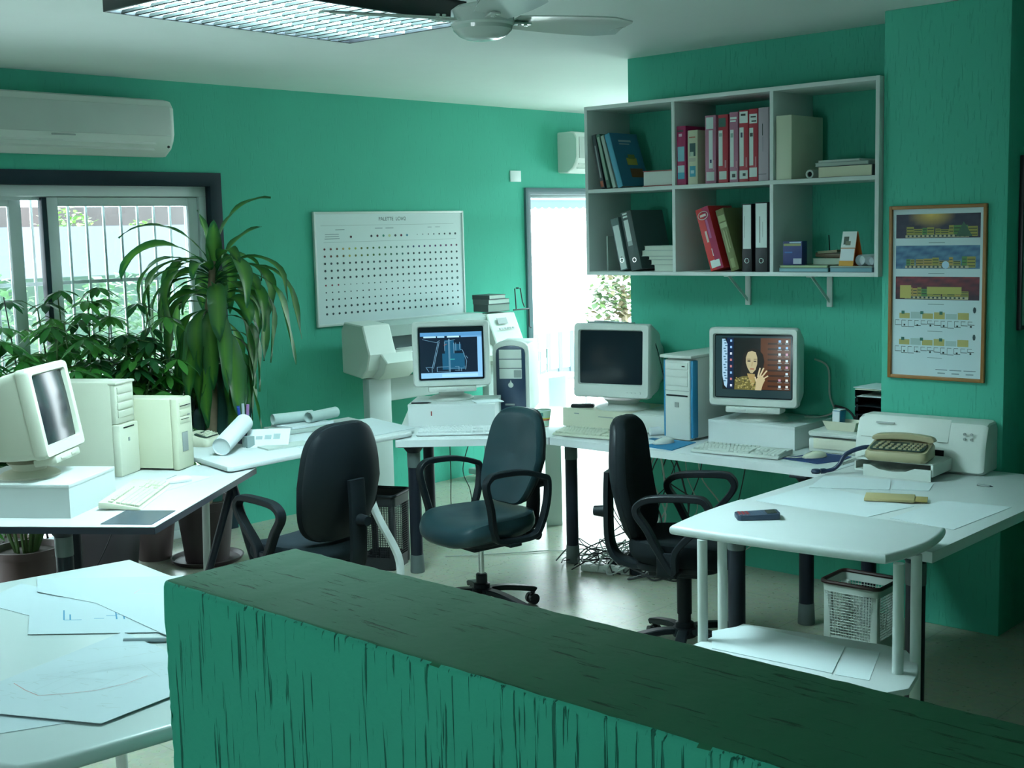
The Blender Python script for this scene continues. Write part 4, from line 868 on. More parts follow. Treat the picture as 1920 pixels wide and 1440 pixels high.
# --- angled corner desk
g2 = Vector((cos(R(-47)), sin(R(-47)))); s0 = Vector((4.872, 5.340))
def stand_box(label, x, y, az, w_, d_, h_):
    g = thing('monitor_stand', label, 'monitor stand', (x, y, DZ), R(az)); m = MB()
    m.box((w_/2, d_/2, h_-.008), (w_, d_, .016), bev=.0015); m.box((.009, d_/2, (h_-.016)/2), (.016, d_-.002, h_-.016)); m.box((w_-.009, d_/2, (h_-.016)/2), (.016, d_-.002, h_-.016)); m.box((w_/2, .009, (h_-.016)/2), (w_-.034, .016, h_-.016)); m.obj('panels', BOX, g)
    m = MB(); m.box((w_/2, d_-.012, (h_-.016)/2), (w_-.034, .012, h_-.017)); m.obj('back_panel', BOX, g); return g
SB2 = stand_box('white box stand with a small red mark under the monitor showing a line drawing', s0.x, s0.y, -52, .50, .38, .127)
m = MB(); m.box((.135, -.0008, .075), (.006, .0012, .026)); m.obj('red_mark', mat('red_ink', (.3, .02, .02), .5), SB2)
p2 = Vector((5.200, 5.315))
crt('crt_monitor', 'monitor with a blue line drawing on its screen, in front of the plotter', (p2.x, p2.y, DZ + .127), -132, W=.445, H=.375, D=.40, base_h=.075, tilt=2, screen=cad, border=(.035, .035, .033, .037))
keyboard('keyboard', 'white keyboard in front of the box stand on the angled corner desk', (4.865, 4.93, DZ), -47.5, .45, .165, white, white)
desktop_tower('computer_tower', 'computer tower with a dark blue arched front beside the line drawing monitor', (5.510, 5.255, DZ), -57, .205, .425, .42, 'blue_arch', body=beige2)
def pen_(name, label, cat, p0, p1, r, mt, tip=None):
    p0 = Vector(p0); p1 = Vector(p1); g = thing(name, label, cat, tuple(p0)); m = MB(); m.cyl((0, 0, 0), (p1-p0)*.8, r, seg=10); m.obj('barrel', mt, g); m = MB(); m.cyl((p1-p0)*.8, p1-p0, r*.95, r*.3, seg=10); m.obj('tip', tip or black, g); return g
zt = DZ + .127
pen_('pen', 'dark pen lying on the box stand under the line drawing monitor', 'pen', (4.905, 5.345, zt + .005), (4.985, 5.262, zt + .005), .005, black)
m = MB(); m.tube([(0, 0, 0), (.02, .02, 0), (.05, .0, 0), (.03, -.03, 0)], .0015, seg=6, closed=True, sm=5); m.tube([(.05, 0, 0), (.09, -.05, .0), (.10, -.12, 0)], .0015, seg=6, sm=4); tag(m.obj('spectacles', cable_w, loc=(5.14, 5.065, zt + .0018)), 'thin wire loop like spectacles lying on the box stand under the line drawing monitor', 'spectacles')
flat_sheet('note_paper', 'loose white sheets on the right end of the box stand under the line drawing monitor', 'paper', quad(5.225, 5.045, .16, .12, -30), zt, .004)
# --- desk along the right wall
g = thing('desktop_computer', 'flat cream desktop computer case lying under the switched-off monitor', 'computer', (5.40, 4.62, DZ), R(-87)); m = MB()
m.box((.22, .19, .055), (.44, .38, .10), bev=.004); m.obj('casing', beigeK, g); m = MB(); m.box((.22, -.004, .055), (.44, .02, .104), bev=.006); m.obj('front_panel', beigeK, g)
m = MB(); m.box((.30, -.0155, .072), (.10, .003, .004)); m.box((.10, -.0155, .080), (.03, .003, .006)); m.obj('floppy_slot', greyp, g)
g = thing('desktop_computer', 'second flat pale computer case half hidden behind the black chair back', 'computer', (5.43, 4.165, DZ), R(-84)); m = MB(); m.box((.14, .17, .055), (.28, .34, .10), bev=.005); m.obj('casing', beige2, g); m = MB(); m.box((.14, -.003, .055), (.28, .012, .09), bev=.004); m.obj('front_panel', beige2, g)
crt('crt_monitor', 'switched-off grey monitor in front of the open door', (5.565, 4.325, DZ + .106), 193, W=.455, H=.405, D=.41, base_h=.055, tilt=3, border=(.035, .045, .04, .075), chin=False, base_r=.15)
m = MB(); m.box((0, 0, .008), (.16, .22, .012), rot=(R(3), R(4), R(8)), bev=.002); m.box((.0, -.02, .018), (.15, .18, .006), rot=(R(3), R(5), R(14)), bev=.001); tag(m.obj('folded_papers', mat('grey_card', (.36, .46, .46), .6), loc=(5.53, 4.37, DZ + .106 + .462)), 'folded grey papers lying on top of the switched-off monitor', 'paper')
keyboard('keyboard', 'cream keyboard in front of the switched-off monitor', (5.205, 4.24, DZ), -82, .44, .155, mat('greyed_cream_plastic', (.66, .68, .56), .5))
g = thing('paper_cup', 'paper cup with a red and yellow band beside the flat cream computer case', 'cup', (5.32, 4.70, DZ)); m = MB()
m.lathe([(0, .001), (.026, .0), (.031, .03)], 28, col=(.35, .06, .03)); m.lathe([(.031, .03), (.034, .045)], 28, col=(.45, .08, .03)); m.lathe([(.034, .045), (.0355, .052)], 28, col=(.6, .5, .05)); m.lathe([(.0355, .052), (.042, .095), (.040, .095), (.028, .004), (0, .004)], 28, col=(.45, .62, .5)); m.box((-.036, -.008, .072), (.004, .03, .02), rot=(0, R(-8), 0), col=(.05, .2, .2)); m.obj('cup_wall', PRINT, g)
m = MB(); m.tube([(.0421*cos(2*pi*k/24), .0421*sin(2*pi*k/24), .095) for k in range(24)], .0018, seg=6, closed=True); m.obj('cup_rim', paper, g)
g = thing('remote_handset', 'small black handset lying on the flat cream case under the switched-off monitor', 'handset', (5.44, 4.515, DZ + .106), R(-60)); m = MB(); m.box((0, 0, .012), (.13, .045, .02), bev=.007); m.obj('handset_body', black, g); m = MB(); m.box((.02, 0, .0235), (.05, .025, .002)); m.obj('display', greyp, g)
m = MB(); m.cyl((0, 0, .022), (.14, -.10, .022), .022, seg=20); tag(m.obj('crumpled_paper_roll', paper, loc=(5.40, 4.02, DZ)), 'white rolled paper between the black chair back and the blue-edged tower', 'paper roll')
flat_sheet('white_envelope', 'white rounded sheet at the desk edge beside the black chair back', 'paper', quad(5.20, 3.93, .20, .12, 75), DZ + .004, .003)
flat_sheet('mouse_mat', 'bright blue mouse mat in front of the blue-edged tower', 'mouse mat', [(5.33, 3.955), (5.11, 3.925), (5.083, 3.65), (5.345, 3.69)], DZ, .003, sky_mat)
mouse('computer_mouse', 'white mouse on the bright blue mat', (5.215, 3.80, DZ + .0035), 90-20, beige2)
desktop_tower('computer_tower', 'white computer tower with blue front edges beside the portrait monitor', (5.372, 3.905, DZ), -90, .185, .43, .43, 'blue_cheeks', body=beige2)
SB4 = stand_box('white box stand under the monitor showing a portrait', 5.412, 3.66, -88.5, .495, .40, .115)
crt('crt_monitor', 'monitor with a picture of a dark-haired woman on its screen', (5.575, 3.44, DZ + .115), 195, W=.455, H=.395, D=.375, base_h=.068, tilt=1, screen=portrait, border=(.028, .03, .035, .04), base_r=.13)
keyboard('keyboard', 'grey-white keyboard in front of the portrait monitor', (5.205, 3.33, DZ), -83, .46, .17, beige2)
flat_sheet('mouse_mat', 'navy blue mouse mat near the peninsula desk corner', 'mouse mat', [(5.20, 3.105), (5.185, 2.99), (5.17, 2.90), (5.30, 2.845), (5.42, 2.86), (5.43, 3.03)], DZ, .003, navy)
mouse('computer_mouse', 'cream mouse on the navy blue mat', (5.295, 2.985, DZ + .0035), 60, beigeK, cable=[(0, .055, .008), (.02, .09, .004), (.06, .12, .002)])
# flatbed / small printer between portrait monitor and the large printer
g = thing('small_printer', 'low pale printer between the portrait monitor and the large printer', 'printer', (5.44, 3.10, DZ), R(-86)); m = MB()
m.box((.16, .15, .035), (.32, .30, .07), bev=.010); m.obj('casing', beige2, g); m = MB(); m.box((.16, .15, .092), (.325, .30, .022), bev=.010); m.box((.16, .02, .088), (.31, .06, .02), bev=.009); m.obj('lid', beige2, g); m = MB(); m.box((.14, -.004, .045), (.22, .006, .05), bev=.002); m.obj('output_tray', beigeK, g)
g = thing('desk_tray', 'cream open tray with small items on the low pale printer', 'tray', (5.545, 2.965, DZ + .104), R(-88)); m = MB(); a_, b_2 = .085, .05
m.loft([[(-.07, -.04, 0), (.07, -.04, 0), (.07, .04, 0), (-.07, .04, 0)], [(-.088, -.055, .045), (.088, -.055, .045), (.088, .055, .045), (-.088, .055, .045)], [(-.084, -.051, .045), (.084, -.051, .045), (.084, .051, .045), (-.084, .051, .045)], [(-.067, -.037, .004), (.067, -.037, .004), (.067, .037, .004), (-.067, .037, .004)]]); m.obj('tray_body', beigeK, g)
m = MB(); m.box((0, 0, .045), (.05, .04, .085), rot=(R(4), R(4), 0), bev=.002); o = m.obj('ink_cartridge', bluem, loc=(5.55, 2.995, DZ + .110)); tag(o, 'small white and blue carton standing in the cream tray', 'carton'); m = MB(); m.box((-.03, -.0, .045), (.003, .038, .08)); m.box((0, 0, .090), (.052, .041, .004)); m.obj('carton_face', paper, o)
# dark stack of trays with papers against the pillar
g = thing('letter_trays', 'stack of dark letter trays against the wall beside the pillar', 'letter tray', (5.606, 2.77, DZ + .1035), R(0))
for k in range(4):
    m = MB(); z = .026 + k*.044; m.box((.11, .085, z), (.22, .17, .004)); m.box((.11, .17, z + .018), (.22, .004, .036)); m.box((.218, .085, z + .018), (.004, .17, .036)); m.box((.11, .002, z + .018), (.22, .004, .036)); [m.box((x, y, z - .01), (.012, .012, .03)) for x in (.008, .21) for y in (.008, .162)]; m.obj('tray', black, g)
for k, (zz, a, cc, lb) in enumerate(((.297, 4, beigeK, 'tan folder on top of the dark letter trays'), (.304, -5, paper, 'white papers above the tan folder on the dark letter trays'), (.264, 2, paper, 'white sheets sticking out of the upper dark letter tray'))):
    flat_sheet('document_folder' if k == 0 else 'loose_papers', lb, 'folder' if k == 0 else 'paper', quad(5.695, 2.858, .20, .165 if k != 2 else .14, a), DZ + zz + .0005, .004 if k < 2 else .002, cc)
# --- large printer on the peninsula
g = thing('large_printer', 'wide grey inkjet printer at the back of the side desk in front of the pillar', 'printer', (5.265, 2.765, DZ), R(-86)); m = MB(); wP, dP, hP = .585, .195, .225
def prof(s=1.): return [(.0, .012), (.02, .0), (dP, 0), (dP, hP*.80), (dP - .03, hP), (.085, hP), (.055, hP*.96), (.03, hP*.72), (.012, hP*.45)]
def pring(x, s): cy, cz = dP/2, hP/2; return [(x, (a-cy)*s + cy, (b-cz)*s + cz) for a, b in prof()]
m.loft([pring(0, .90), pring(.006, .96), pring(.02, 1), pring(wP - .02, 1), pring(wP - .006, .96), pring(wP, .90)]); m.obj('casing', beige2, g, ang=28)
m = MB(); m.box((.225, .038, hP*.80), (.40, .003, .105), rot=(R(-24), 0, 0), bev=.001); m.obj('front_cover', beige2, g)
m = MB(); m.box((.135, .030, hP*.885), (.085, .003, .006), rot=(R(-24), 0, 0)); m.obj('brand_mark', greyp, g)
m = MB(); m.box((.30, .014, hP*.36), (.22, .012, .035)); m.obj('paper_slot', black, g)
m = MB(); [m.cyl((wP - .06 - (k % 2)*.03, .024, hP*.78 - (k//2)*.022), (wP - .06 - (k % 2)*.03, .018, hP*.78 - (k//2)*.022), .006, seg=12) for k in range(4)]; m.obj('buttons', greyp, g)
m = MB(); m.box((wP - .065, .0145, hP*.27), (.09, .004, .075), bev=.001); m.obj('vent_panel', mat('printer_panel', (.58, .62, .6), .6), g)
m = MB(); m.box((.27, -.105, .022), (.35, .21, .008), bev=.002); m.box((.098, -.105, .040), (.006, .21, .036)); m.box((.442, -.105, .046), (.012, .22, .05), bev=.002); m.box((.27, -.10, .070), (.34, .21, .007), bev=.002)
m.prism([(.14, .0), (.44, .0), (.44, .05), (.37, .05), (.33, .033), (.27, .027), (.21, .033), (.17, .05), (.14, .05)], -.006, .0, M=Matrix.Translation((0, -.222, .0)) @ Matrix.Rotation(R(90), 4, 'X')); m.obj('paper_tray', beige2, g)
# telephone on the printer tray
def phone(name, label, loc, az, w, d, mt, hs=True):
    g = thing(name, label, 'telephone', loc, R(az)); m = MB()
    m.loft([[(x*.92, y*.90, 0) for x, y in rrect(w, d, .03, 5)], [(x, y, .012) for x, y in rrect(w, d, .035, 5)], [(x*1.0, y, .028 + (y + d/2)*.20) for x, y in rrect(w, d, .035, 5)], [(x*.95, y*.94, .040 + (y + d/2)*.20) for x, y in rrect(w, d, .035, 5)]]); m.obj('phone_body', mt, g)
    m = MB(); m.M = Matrix.Translation((0, 0, .038 + d*.1)) @ Matrix.Rotation(math.atan(.20), 4, 'X'); m.prism([(x - .0, y - d*.10) for x, y in rrect(w*.86, d*.56, .015, 4)], .004, .010, bev=.002); m.obj('key_panel', mat('dark_green_panel', (.03, .06, .05), .4), g)
    m = MB(); m.M = Matrix.Translation((0, 0, .038 + d*.1)) @ Matrix.Rotation(math.atan(.20), 4, 'X')
    for i in range(5):
        for j in range(3 if i > 1 else 4): m.box((-w*.34 + i*w*.10 + j*.004, -d*.32 + j*d*.14, .012), (w*.055, d*.10, .005), bev=.001)
    for i in range(4):
        for j in range(4): m.box((w*.14 + i*w*.07 + j*.003, -d*.33 + j*d*.13, .012), (w*.045, d*.07, .005), bev=.001)
    m.obj('phone_keys', mt, g)
    if hs: m = MB(); m.ribbon([(-w*.46, d*.36, .072), (-w*.40, d*.36, .084), (0, d*.36, .092), (w*.40, d*.36, .084), (w*.46, d*.36, .072)], .045, .026, (0, 1, 0), sm=5); m.obj('handset', mt, g)
    return g
phone('telephone', 'tan desk telephone with many keys on the large printer tray', (5.125, 2.475, DZ + .0745), -80, .27, .17, mat('tan_plastic', (.42, .36, .22), .45))
g = thing('phone_handset_cord', 'dark blue handset arm with a coiled cord hanging left of the tan telephone', 'handset', (5.04, 2.66, DZ)); m = MB()
m.tube([(.10, -.07, .115), (.06, -.02, .112), (.01, .03, .085), (-.02, .05, .04), (-.04, .075, .018), (-.07, .11, .013)], [.010, .010, .010, .009, .009, .012], seg=10, sm=5); m.lathe([(0, -.010), (.018, -.008), (.022, 0), (.018, .010), (0, .012)], 20, M=Matrix.Translation((-.085, .125, .012))); m.obj('handset_arm', mat('navy_rubber', (.012, .025, .07), .4), g)
m = MB(); m.tube([(.09 - .0011*k + .008*cos(k*1.6), -.055 + .0011*k + .008*sin(k*1.6), .085 - .0005*k + .004*sin(k*1.6)) for k in range(90)], .0016, seg=5); m.obj('coiled_cord', cable_w, g)
# papers and cardboard on the peninsula
flat_sheet('paper_sheet', 'white sheet on the side desk in front of the large printer tray, left', 'paper', [(4.6721, 2.6576, 0.751)[:2], (4.8243, 2.3727, 0.751)[:2], (5.0204, 2.4647, 0.751)[:2], (4.9312, 2.7321, 0.751)[:2]], DZ, .003)
flat_sheet('paper_sheet', 'white sheet on the side desk between the large printer tray and the cardboard strip', 'paper', [(4.8391, 2.3706, 0.751)[:2], (4.8968, 2.236, 0.751)[:2], (5.0386, 2.2825, 0.751)[:2], (5.0124, 2.4559, 0.751)[:2]], DZ, .003)
flat_sheet('paper_sheet', 'large white sheet spread over the middle of the side desk', 'paper', [(4.33, 2.70), (4.30, 2.22), (4.60, 2.16), (4.74, 2.68)], DZ, .0012)
flat_sheet('paper_sheet', 'thin white sheet near the right edge of the side desk', 'paper', [(4.36, 2.14), (4.32, 1.88), (4.80, 1.86), (4.76, 2.12)], DZ, .0012)
g = thing('cardboard_strip', 'tan cardboard sleeve lying on the side desk', 'cardboard', (4.665, 2.26, DZ + .0035), R(-67)); m = MB(); m.box((-.03, 0, .006), (.19, .115, .011), bev=.002); m.obj('sleeve', mat('tan_card', (.55, .44, .22), .7), g); m = MB(); m.box((.088, .0, .004), (.05, .085, .006), bev=.001); m.obj('tab', mat('tan_card_dark', (.50, .38, .14), .7), g)
pen_('pencil', 'small dark pencil stub at the right side of the side desk', 'pencil', (5.1173, 2.1288, 0.754), (5.1232, 2.064, 0.754), .0035, greyp)
# calculator on the trolley
g = thing('calculator', 'dark blue pocket calculator on the white side table', 'calculator', (3.815, 2.375, .8205), R(-47)); m = MB(); m.loft([[(x, y, 0) for x, y in rrect(.150, .078, .012, 5)], [(x*1.02, y*1.03, .008) for x, y in rrect(.150, .078, .014, 5)], [(x, y, .016 + max(0, x)*.08) for x, y in rrect(.150, .078, .012, 5)]]); m.obj('calculator_body', mat('slate_plastic', (.03, .055, .10), .4), g)
m = MB(); m.box((.048, .0, .0215), (.034, .055, .002), rot=(0, R(-4.6), 0)); m.obj('display', mat('lcd', (.02, .03, .03), .15), g)
m = MB()
for i in range(7):
    for j in range(5): m.box((-.062 + i*.0135, -.026 + j*.013, .0175 + max(0, -.062 + i*.0135)*.08), (.0095, .009, .003), bev=.0008, seg=1, col=(.35, .04, .05) if (i < 3 and j > 0) else (.10, .14, .2))
m.obj('calculator_keys', PRINT, g)
# papers on the lower trolley shelf
flat_sheet('paper_sheet', 'white sheet on the lower shelf of the side table, left', 'paper', [(3.6508, 2.4578, 0.433)[:2], (3.7801, 2.402, 0.433)[:2], (3.7881, 2.016, 0.433)[:2], (3.5291, 1.9238, 0.433)[:2], (3.4972, 2.3549, 0.433)[:2]], .4302, .003)
flat_sheet('paper_sheet', 'white sheet on the lower shelf of the side table, right', 'paper', [(3.7865, 2.0092, 0.433)[:2], (3.8098, 1.9014, 0.433)[:2], (3.5452, 1.804, 0.433)[:2], (3.5267, 1.9113, 0.433)[:2]], .4302, .002)
# --- drafting table things
TZ = .7815
phone('desk_telephone', 'cream telephone with a dark key panel left of the big paper roll', (3.7078, 5.6407, 0.7815), 25, .15, .14, beigeK, hs=False)
g = thing('paper_roll', 'big white roll of drawing paper propped on the drafting table', 'paper roll', (3.559, 5.2669, 0.828)); m = MB()
d = Vector((3.83, 5.4504, 0.9)) - Vector((3.559, 5.2669, 0.828)); P = [Vector((0, 0, 0)), d]; m.cyl((0, 0, 0), d, .046, seg=32, caps=False); m.cyl((0, 0, 0), d, .0445, seg=32, caps=False)
m.cyl(d*.03, d*.031, .0445, seg=32); m.obj('roll', paper, g)
mat('grey_pad_block', (.3, .38, .38), .6); m = MB(); m.box((0, 0, .028), (.045, .045, .056)); tag(m.obj('paper_block', MATS['grey_pad_block'], loc=(3.80, 5.38, TZ)), 'small white block under the far end of the big paper roll', 'block')
g = thing('pen_pot', 'dark pen pot with coloured pens behind the big paper roll', 'pen pot', (3.8734, 5.5164, 0.7815)); m = MB(); m.lathe([(0, 0), (.04, 0), (.042, .11), (.039, .11), (.037, .004), (0, .004)], 24); m.obj('pot', mat('dark_pot', (.02, .025, .06), .4), g)
for k, (x, y, c_) in enumerate(((-.02, 0, (.02, .06, .35)), (-.01, .015, (.03, .08, .4)), (.02, .0, (.35, .15, .4)), (.01, -.015, (.4, .2, .45)), (.0, .0, (.5, .6, .6)))): m = MB(); m.cyl((x*.6, y*.6, .01), (x*1.5, y*1.5, .19 + .004*k), .008, seg=10); m.obj('pen', mat('pen_colour_%d' % k, c_, .4), g)
g = thing('drawing_sheet', 'white sheet with three grey sketches leaning behind a pen on the drafting table', 'paper', (3.8585, 5.3067, 0.7815), R(-44)); m = MB(); m.box((0, .06, .035), (.22, .003, .16), rot=(R(-62), 0, 0)); m.obj('sheet', paper, g)
m = MB(); m.M = Matrix.Translation((0, .06, .035)) @ Matrix.Rotation(R(-62), 4, 'X')
for x, s in ((-.045, .028), (.0, .036), (.045, .046)): m.poly([(x - .017, -.0018, -.01), (x + .017, -.0018, -.01), (x + .017, -.0018, -.01 + s), (x - .017, -.0018, -.01 + s)], (.40, .50, .52))
m.obj('sketches', PRINT, g)
pen_('pen', 'black pen lying on the drafting table in front of the sketch sheet', 'pen', (4.0513, 5.6053, 0.786), (4.0058, 5.3945, 0.786), .005, black)
flat_sheet('paper_pad', 'grey-backed pad beside the big paper roll on the drafting table', 'paper', quad(3.93, 5.24, .26, .12, -10), TZ, .008, mat('grey_pad', (.55, .62, .58), .6))
g = thing('paper_stack', 'pile of books and papers at the back of the drafting table', 'papers', (4.32, 5.62, TZ), R(-8)); m = MB(); m.box((0, 0, .012), (.34, .22, .022), bev=.003); m.obj('book', mat('grey_book', (.5, .58, .55), .6), g); m = MB(); m.box((.02, .01, .031), (.28, .2, .012), rot=(0, 0, R(6))); m.obj('papers', paper, g)
for k, (x, y, az_, lb) in enumerate(((4.30, 5.66, -12, 'translucent paper roll on the pile at the back of the drafting table, left'), (4.46, 5.60, 12, 'translucent paper roll on the pile at the back of the drafting table, right'))):
    m = MB(); d = Vector((cos(R(az_)), sin(R(az_)), 0))*.12; m.cyl(-d, d, .030, seg=24, caps=False); m.cyl(-d, d, .0288, seg=24, caps=False); tag(m.obj('tracing_roll', mat('tracing_paper', (.55, .68, .66), .6), loc=(x, y, TZ + .069)), lb, 'paper roll', 'rolls on the drafting table')
flat_sheet('drawing_sheet', 'white drawing overhanging the right part of the drafting table', 'paper', [(4.30, 5.10), (4.72, 5.12), (4.84, 5.62), (4.50, 5.66)], TZ, .003)
flat_sheet('drawing_sheet', 'white drawing in the middle of the drafting table', 'paper', [(3.93, 5.10), (4.22, 5.10), (4.30, 5.50), (4.02, 5.52)], TZ, .0012)
# --- foreground table drawings
def drawing(label, pts, z, marks, th=.0012):
    cx = sum(p[0] for p in pts)/len(pts); cy = sum(p[1] for p in pts)/len(pts); g = thing('drawing_sheet', label, 'drawing', (cx, cy, z)); m = MB(); m.prism(ccw([(p[0]-cx, p[1]-cy) for p in pts]), 0, th); m.obj('sheet', vellum, g)
    m = MB(); A, B, D = Vector(pts[0]), Vector(pts[1]), Vector(pts[3]); c = Vector((cx, cy))
    def Q(u, v): p = A + (B-A)*u + (D-A)*v - c; return (p.x, p.y, th + .0004)
    marks(m, Q); m.obj('pen_lines', PRINT, g); return g
def line(m, Q, u0, v0, u1, v1, w, c):
    d = math.hypot(u1-u0, v1-v0) or 1; nx, ny = -(v1-v0)/d*w, (u1-u0)/d*w; m.poly([Q(u0+nx, v0+ny), Q(u0-nx, v0-ny), Q(u1-nx, v1-ny), Q(u1+nx, v1+ny)][::1], c)
def marks_a(m, Q):
    rp = random.Random(4); g_ = (.40, .48, .50)
    for k in range(60): u, v = rp.uniform(.05, .9), rp.uniform(.08, .9); line(m, Q, u, v, u + rp.uniform(.02, .07), v + rp.uniform(-.02, .02), .0022, g_)
    for k in range(7): line(m, Q, .25 + k*.06, .45 + .02*k, .40 + k*.07, .62 + .02*k, .0012, g_)
    for a in ((.15, .3, .55, .62), (.55, .62, .8, .5), (.3, .25, .3, .5), (.15, .5, .5, .8), (.6, .3, .6, .5), (.7, .3, .75, .55), (.05, .75, .3, .85)): line(m, Q, *a, .0018, g_)
    rd = (.55, .25, .25)
    for a, b in zip([(.1, .3), (.25, .24), (.38, .20), (.5, .24), (.62, .3), (.7, .4)], [(.25, .24), (.38, .20), (.5, .24), (.62, .3), (.7, .4), (.72, .5)]): line(m, Q, *a, *b, .0018, rd)
    for a in ((.12, .4, .6, .42), (.2, .3, .2, .42), (.4, .24, .4, .42)): line(m, Q, *a, .0014, g_)
def marks_b(m, Q):
    bl = (.03, .22, .40); lg = (.45, .58, .60)
    for a in ((.28, .35, .28, .62), (.28, .35, .42, .35), (.33, .35, .33, .5), (.52, .38, .60, .38), (.70, .35, .70, .6), (.70, .48, .82, .48), (.82, .35, .82, .6), (.76, .35, .76, .58), (.62, .45, .7, .45)): line(m, Q, *a, .006, bl)
    for a in ((.15, .3, .9, .3), (.15, .66, .9, .66), (.45, .3, .45, .66), (.15, .3, .15, .66), (.2, .75, .45, .82)): line(m, Q, *a, .0025, lg)
def marks_c(m, Q):
    rp = random.Random(8); g_ = (.45, .52, .54)
    for k in range(3): line(m, Q, .3 + k*.05, .55, .38 + k*.05, .75, .003, g_)
    for a, b in zip([(.5, .5), (.62, .42), (.72, .36), (.8, .42)], [(.62, .42), (.72, .36), (.8, .42), (.95, .44)]): line(m, Q, *a, *b, .003, (.6, .4, .42))
    for k in range(10): u, v = rp.uniform(.1, .9), rp.uniform(.1, .9); line(m, Q, u, v, u + .03, v, .002, g_)
FZ = .7503
def zz(*l): return [tuple(p[:2]) for p in l]
drawing('white drawing with faint grey marks at the left edge of the plan table', zz((1.6741, 3.8239, 0.75), (1.7366, 3.319, 0.75), (1.9136, 3.61, 0.75), (1.8608, 3.9232, 0.75)), FZ, marks_c)
drawing('small white drawing with blue elevations in the middle of the plan table', zz((1.614, 3.3862, 0.752), (1.8584, 3.1082, 0.752), (2.0572, 3.4618, 0.752), (1.7966, 3.7303, 0.752)), FZ + .0018, marks_b)
drawing('large white sheet with a red line at the back of the plan table', zz((1.8412, 3.7764, 0.754), (1.8945, 3.511, 0.754), (1.8501, 3.0034, 0.754), (2.2397, 3.5655, 0.754), (1.9155, 3.9226, 0.754)), FZ + .0036, marks_c)
drawing('large white floor plan with a red curve at the front of the plan table', zz((1.1957, 3.0077, 0.752), (1.3983, 2.6034, 0.752), (1.7632, 2.6506, 0.752), (1.7901, 3.1792, 0.752)), FZ + .0054, marks_a)
drawing('corner of a plain white sheet under the floor plan on the plan table', zz((1.1656, 2.7703, 0.751), (1.3587, 2.6809, 0.751), (1.3535, 2.8445, 0.751), (1.2543, 2.9668, 0.751)), FZ + .0002, marks_c)
pen_('scale_ruler', 'grey round rod lying on the plan table beside the half wall', 'ruler', (1.7509, 3.1064, 0.757), (1.8477, 2.9992, 0.757), .007, mat('grey_rod', (.30, .40, .44), .4), greyp)
# ================================================================== WALL SHELF AND WHAT STANDS ON IT
SW, SD, SH, ST = 1.728, .379, .908, .020
g = thing('compartment_shelf', 'white six-compartment wall shelf filled with folders and books', 'shelf', (5.45, 4.477, 1.597), R(270))
c1, c2, zm = .587, 1.166, .454
def sb(nm, x0, x1, z0, z1, y0=0): m = MB(); m.box(((x0+x1)/2, (y0+SD)/2, (z0+z1)/2), (x1-x0, SD-y0, z1-z0), bev=.0012); return m.obj(nm, shelfm, g)
sb('side_panel', 0, ST, 0, SH); sb('side_panel', SW-ST, SW, 0, SH); sb('top_panel', ST, SW-ST, SH-ST, SH); sb('bottom_panel', ST, SW-ST, 0, ST)
for c in (c1, c2): sb('divider', c-ST/2, c+ST/2, ST, zm-ST/2, .001); sb('divider', c-ST/2, c+ST/2, zm+ST/2, SH-ST, .001)
sb('shelf_board', ST, SW-ST, zm-ST/2, zm+ST/2, .0005)
for x in (.80, 1.28):
    m = MB(); m.box((x, SD-.008, -.085), (.03, .014, .17), bev=.002); m.box((x, SD-.11, -.006), (.03, .22, .011), bev=.002); m.prism([(SD-.20, -.012), (SD-.016, -.15), (SD-.016, -.13), (SD-.175, -.012)], x-.002, x+.002, M=Matrix.Rotation(R(90), 4, 'Z') @ Matrix.Rotation(R(90), 4, 'X')); m.obj('bracket', whitep, g)
def SL(x, y, z): return (5.45 + y, 4.477 - x, 1.597 + z)
ZB, ZT = ST + .0006, zm + ST/2 + .0006
SPR = random.Random(12)
_sm = {}
def sc(c, r=.45):
    k = 'cover_%02d_%02d_%02d' % tuple(int(v*99) for v in c); return mat(k, c, r, var=.04)
def book(name, label, cat, x, z, w, h, d, col, lean=0., y=.012, kind='book', decor=(), group=None, pages=(.70, .72, .60), rx=0.):
    g = thing(name, label, cat, SL(x, y, z), 0, group); g.rotation_euler = (0, R(lean), R(270)); cm = sc(col); t = .003
    if kind == 'book':
        m = MB(); m.box((w/2, t/2, h/2), (w, t, h), bev=.0008); m.box((t/2, d/2, h/2), (t, d, h), bev=.0008); m.box((w-t/2, d/2, h/2), (t, d, h), bev=.0008); m.obj('cover', cm, g)
        m = MB(); m.box((w/2, d/2, h/2), (w-2*t-.0004, d-.008, h-.010)); m.obj('pages', sc(pages, .8), g)
    elif kind == 'binder':
        m = MB(); m.box((w/2, t/2, h/2), (w, t, h), bev=.0008); m.box((t/2, d/2, h/2), (t, d, h)); m.box((w-t/2, d/2, h/2), (t, d, h)); m.obj('cover', cm, g)
        m = MB(); m.box((w/2, d/2 + .01, h/2 - .006), (w*.7, d-.03, h-.02)); m.obj('papers', paper, g)
        m = MB(); m.tube([(w/2 + .0115*cos(2*pi*k/18), -.001, .055 + .0115*sin(2*pi*k/18)) for k in range(18)], .0022, seg=6, closed=True); m.obj('finger_ring', chrome, g)
    else:
        m = MB(); m.box((w/2, d/2, h/2), (w, d, h), bev=.002); m.obj('box', cm, g)
    if decor:
        m = MB()
        for k, (u0, v0, u1, v1, c) in enumerate(decor): yy = -.0006 - .0002*k; m.poly([(u0*w, yy, v0*h), (u1*w, yy, v0*h), (u1*w, yy, v1*h), (u0*w, yy, v1*h)], c)
        m.obj('spine_label', PRINT, g)
    return g
Wt = (.62, .70, .68); DK = (.02, .03, .03); RD = (.34, .012, .03); MV = (.36, .14, .22); CR = (.62, .64, .48)
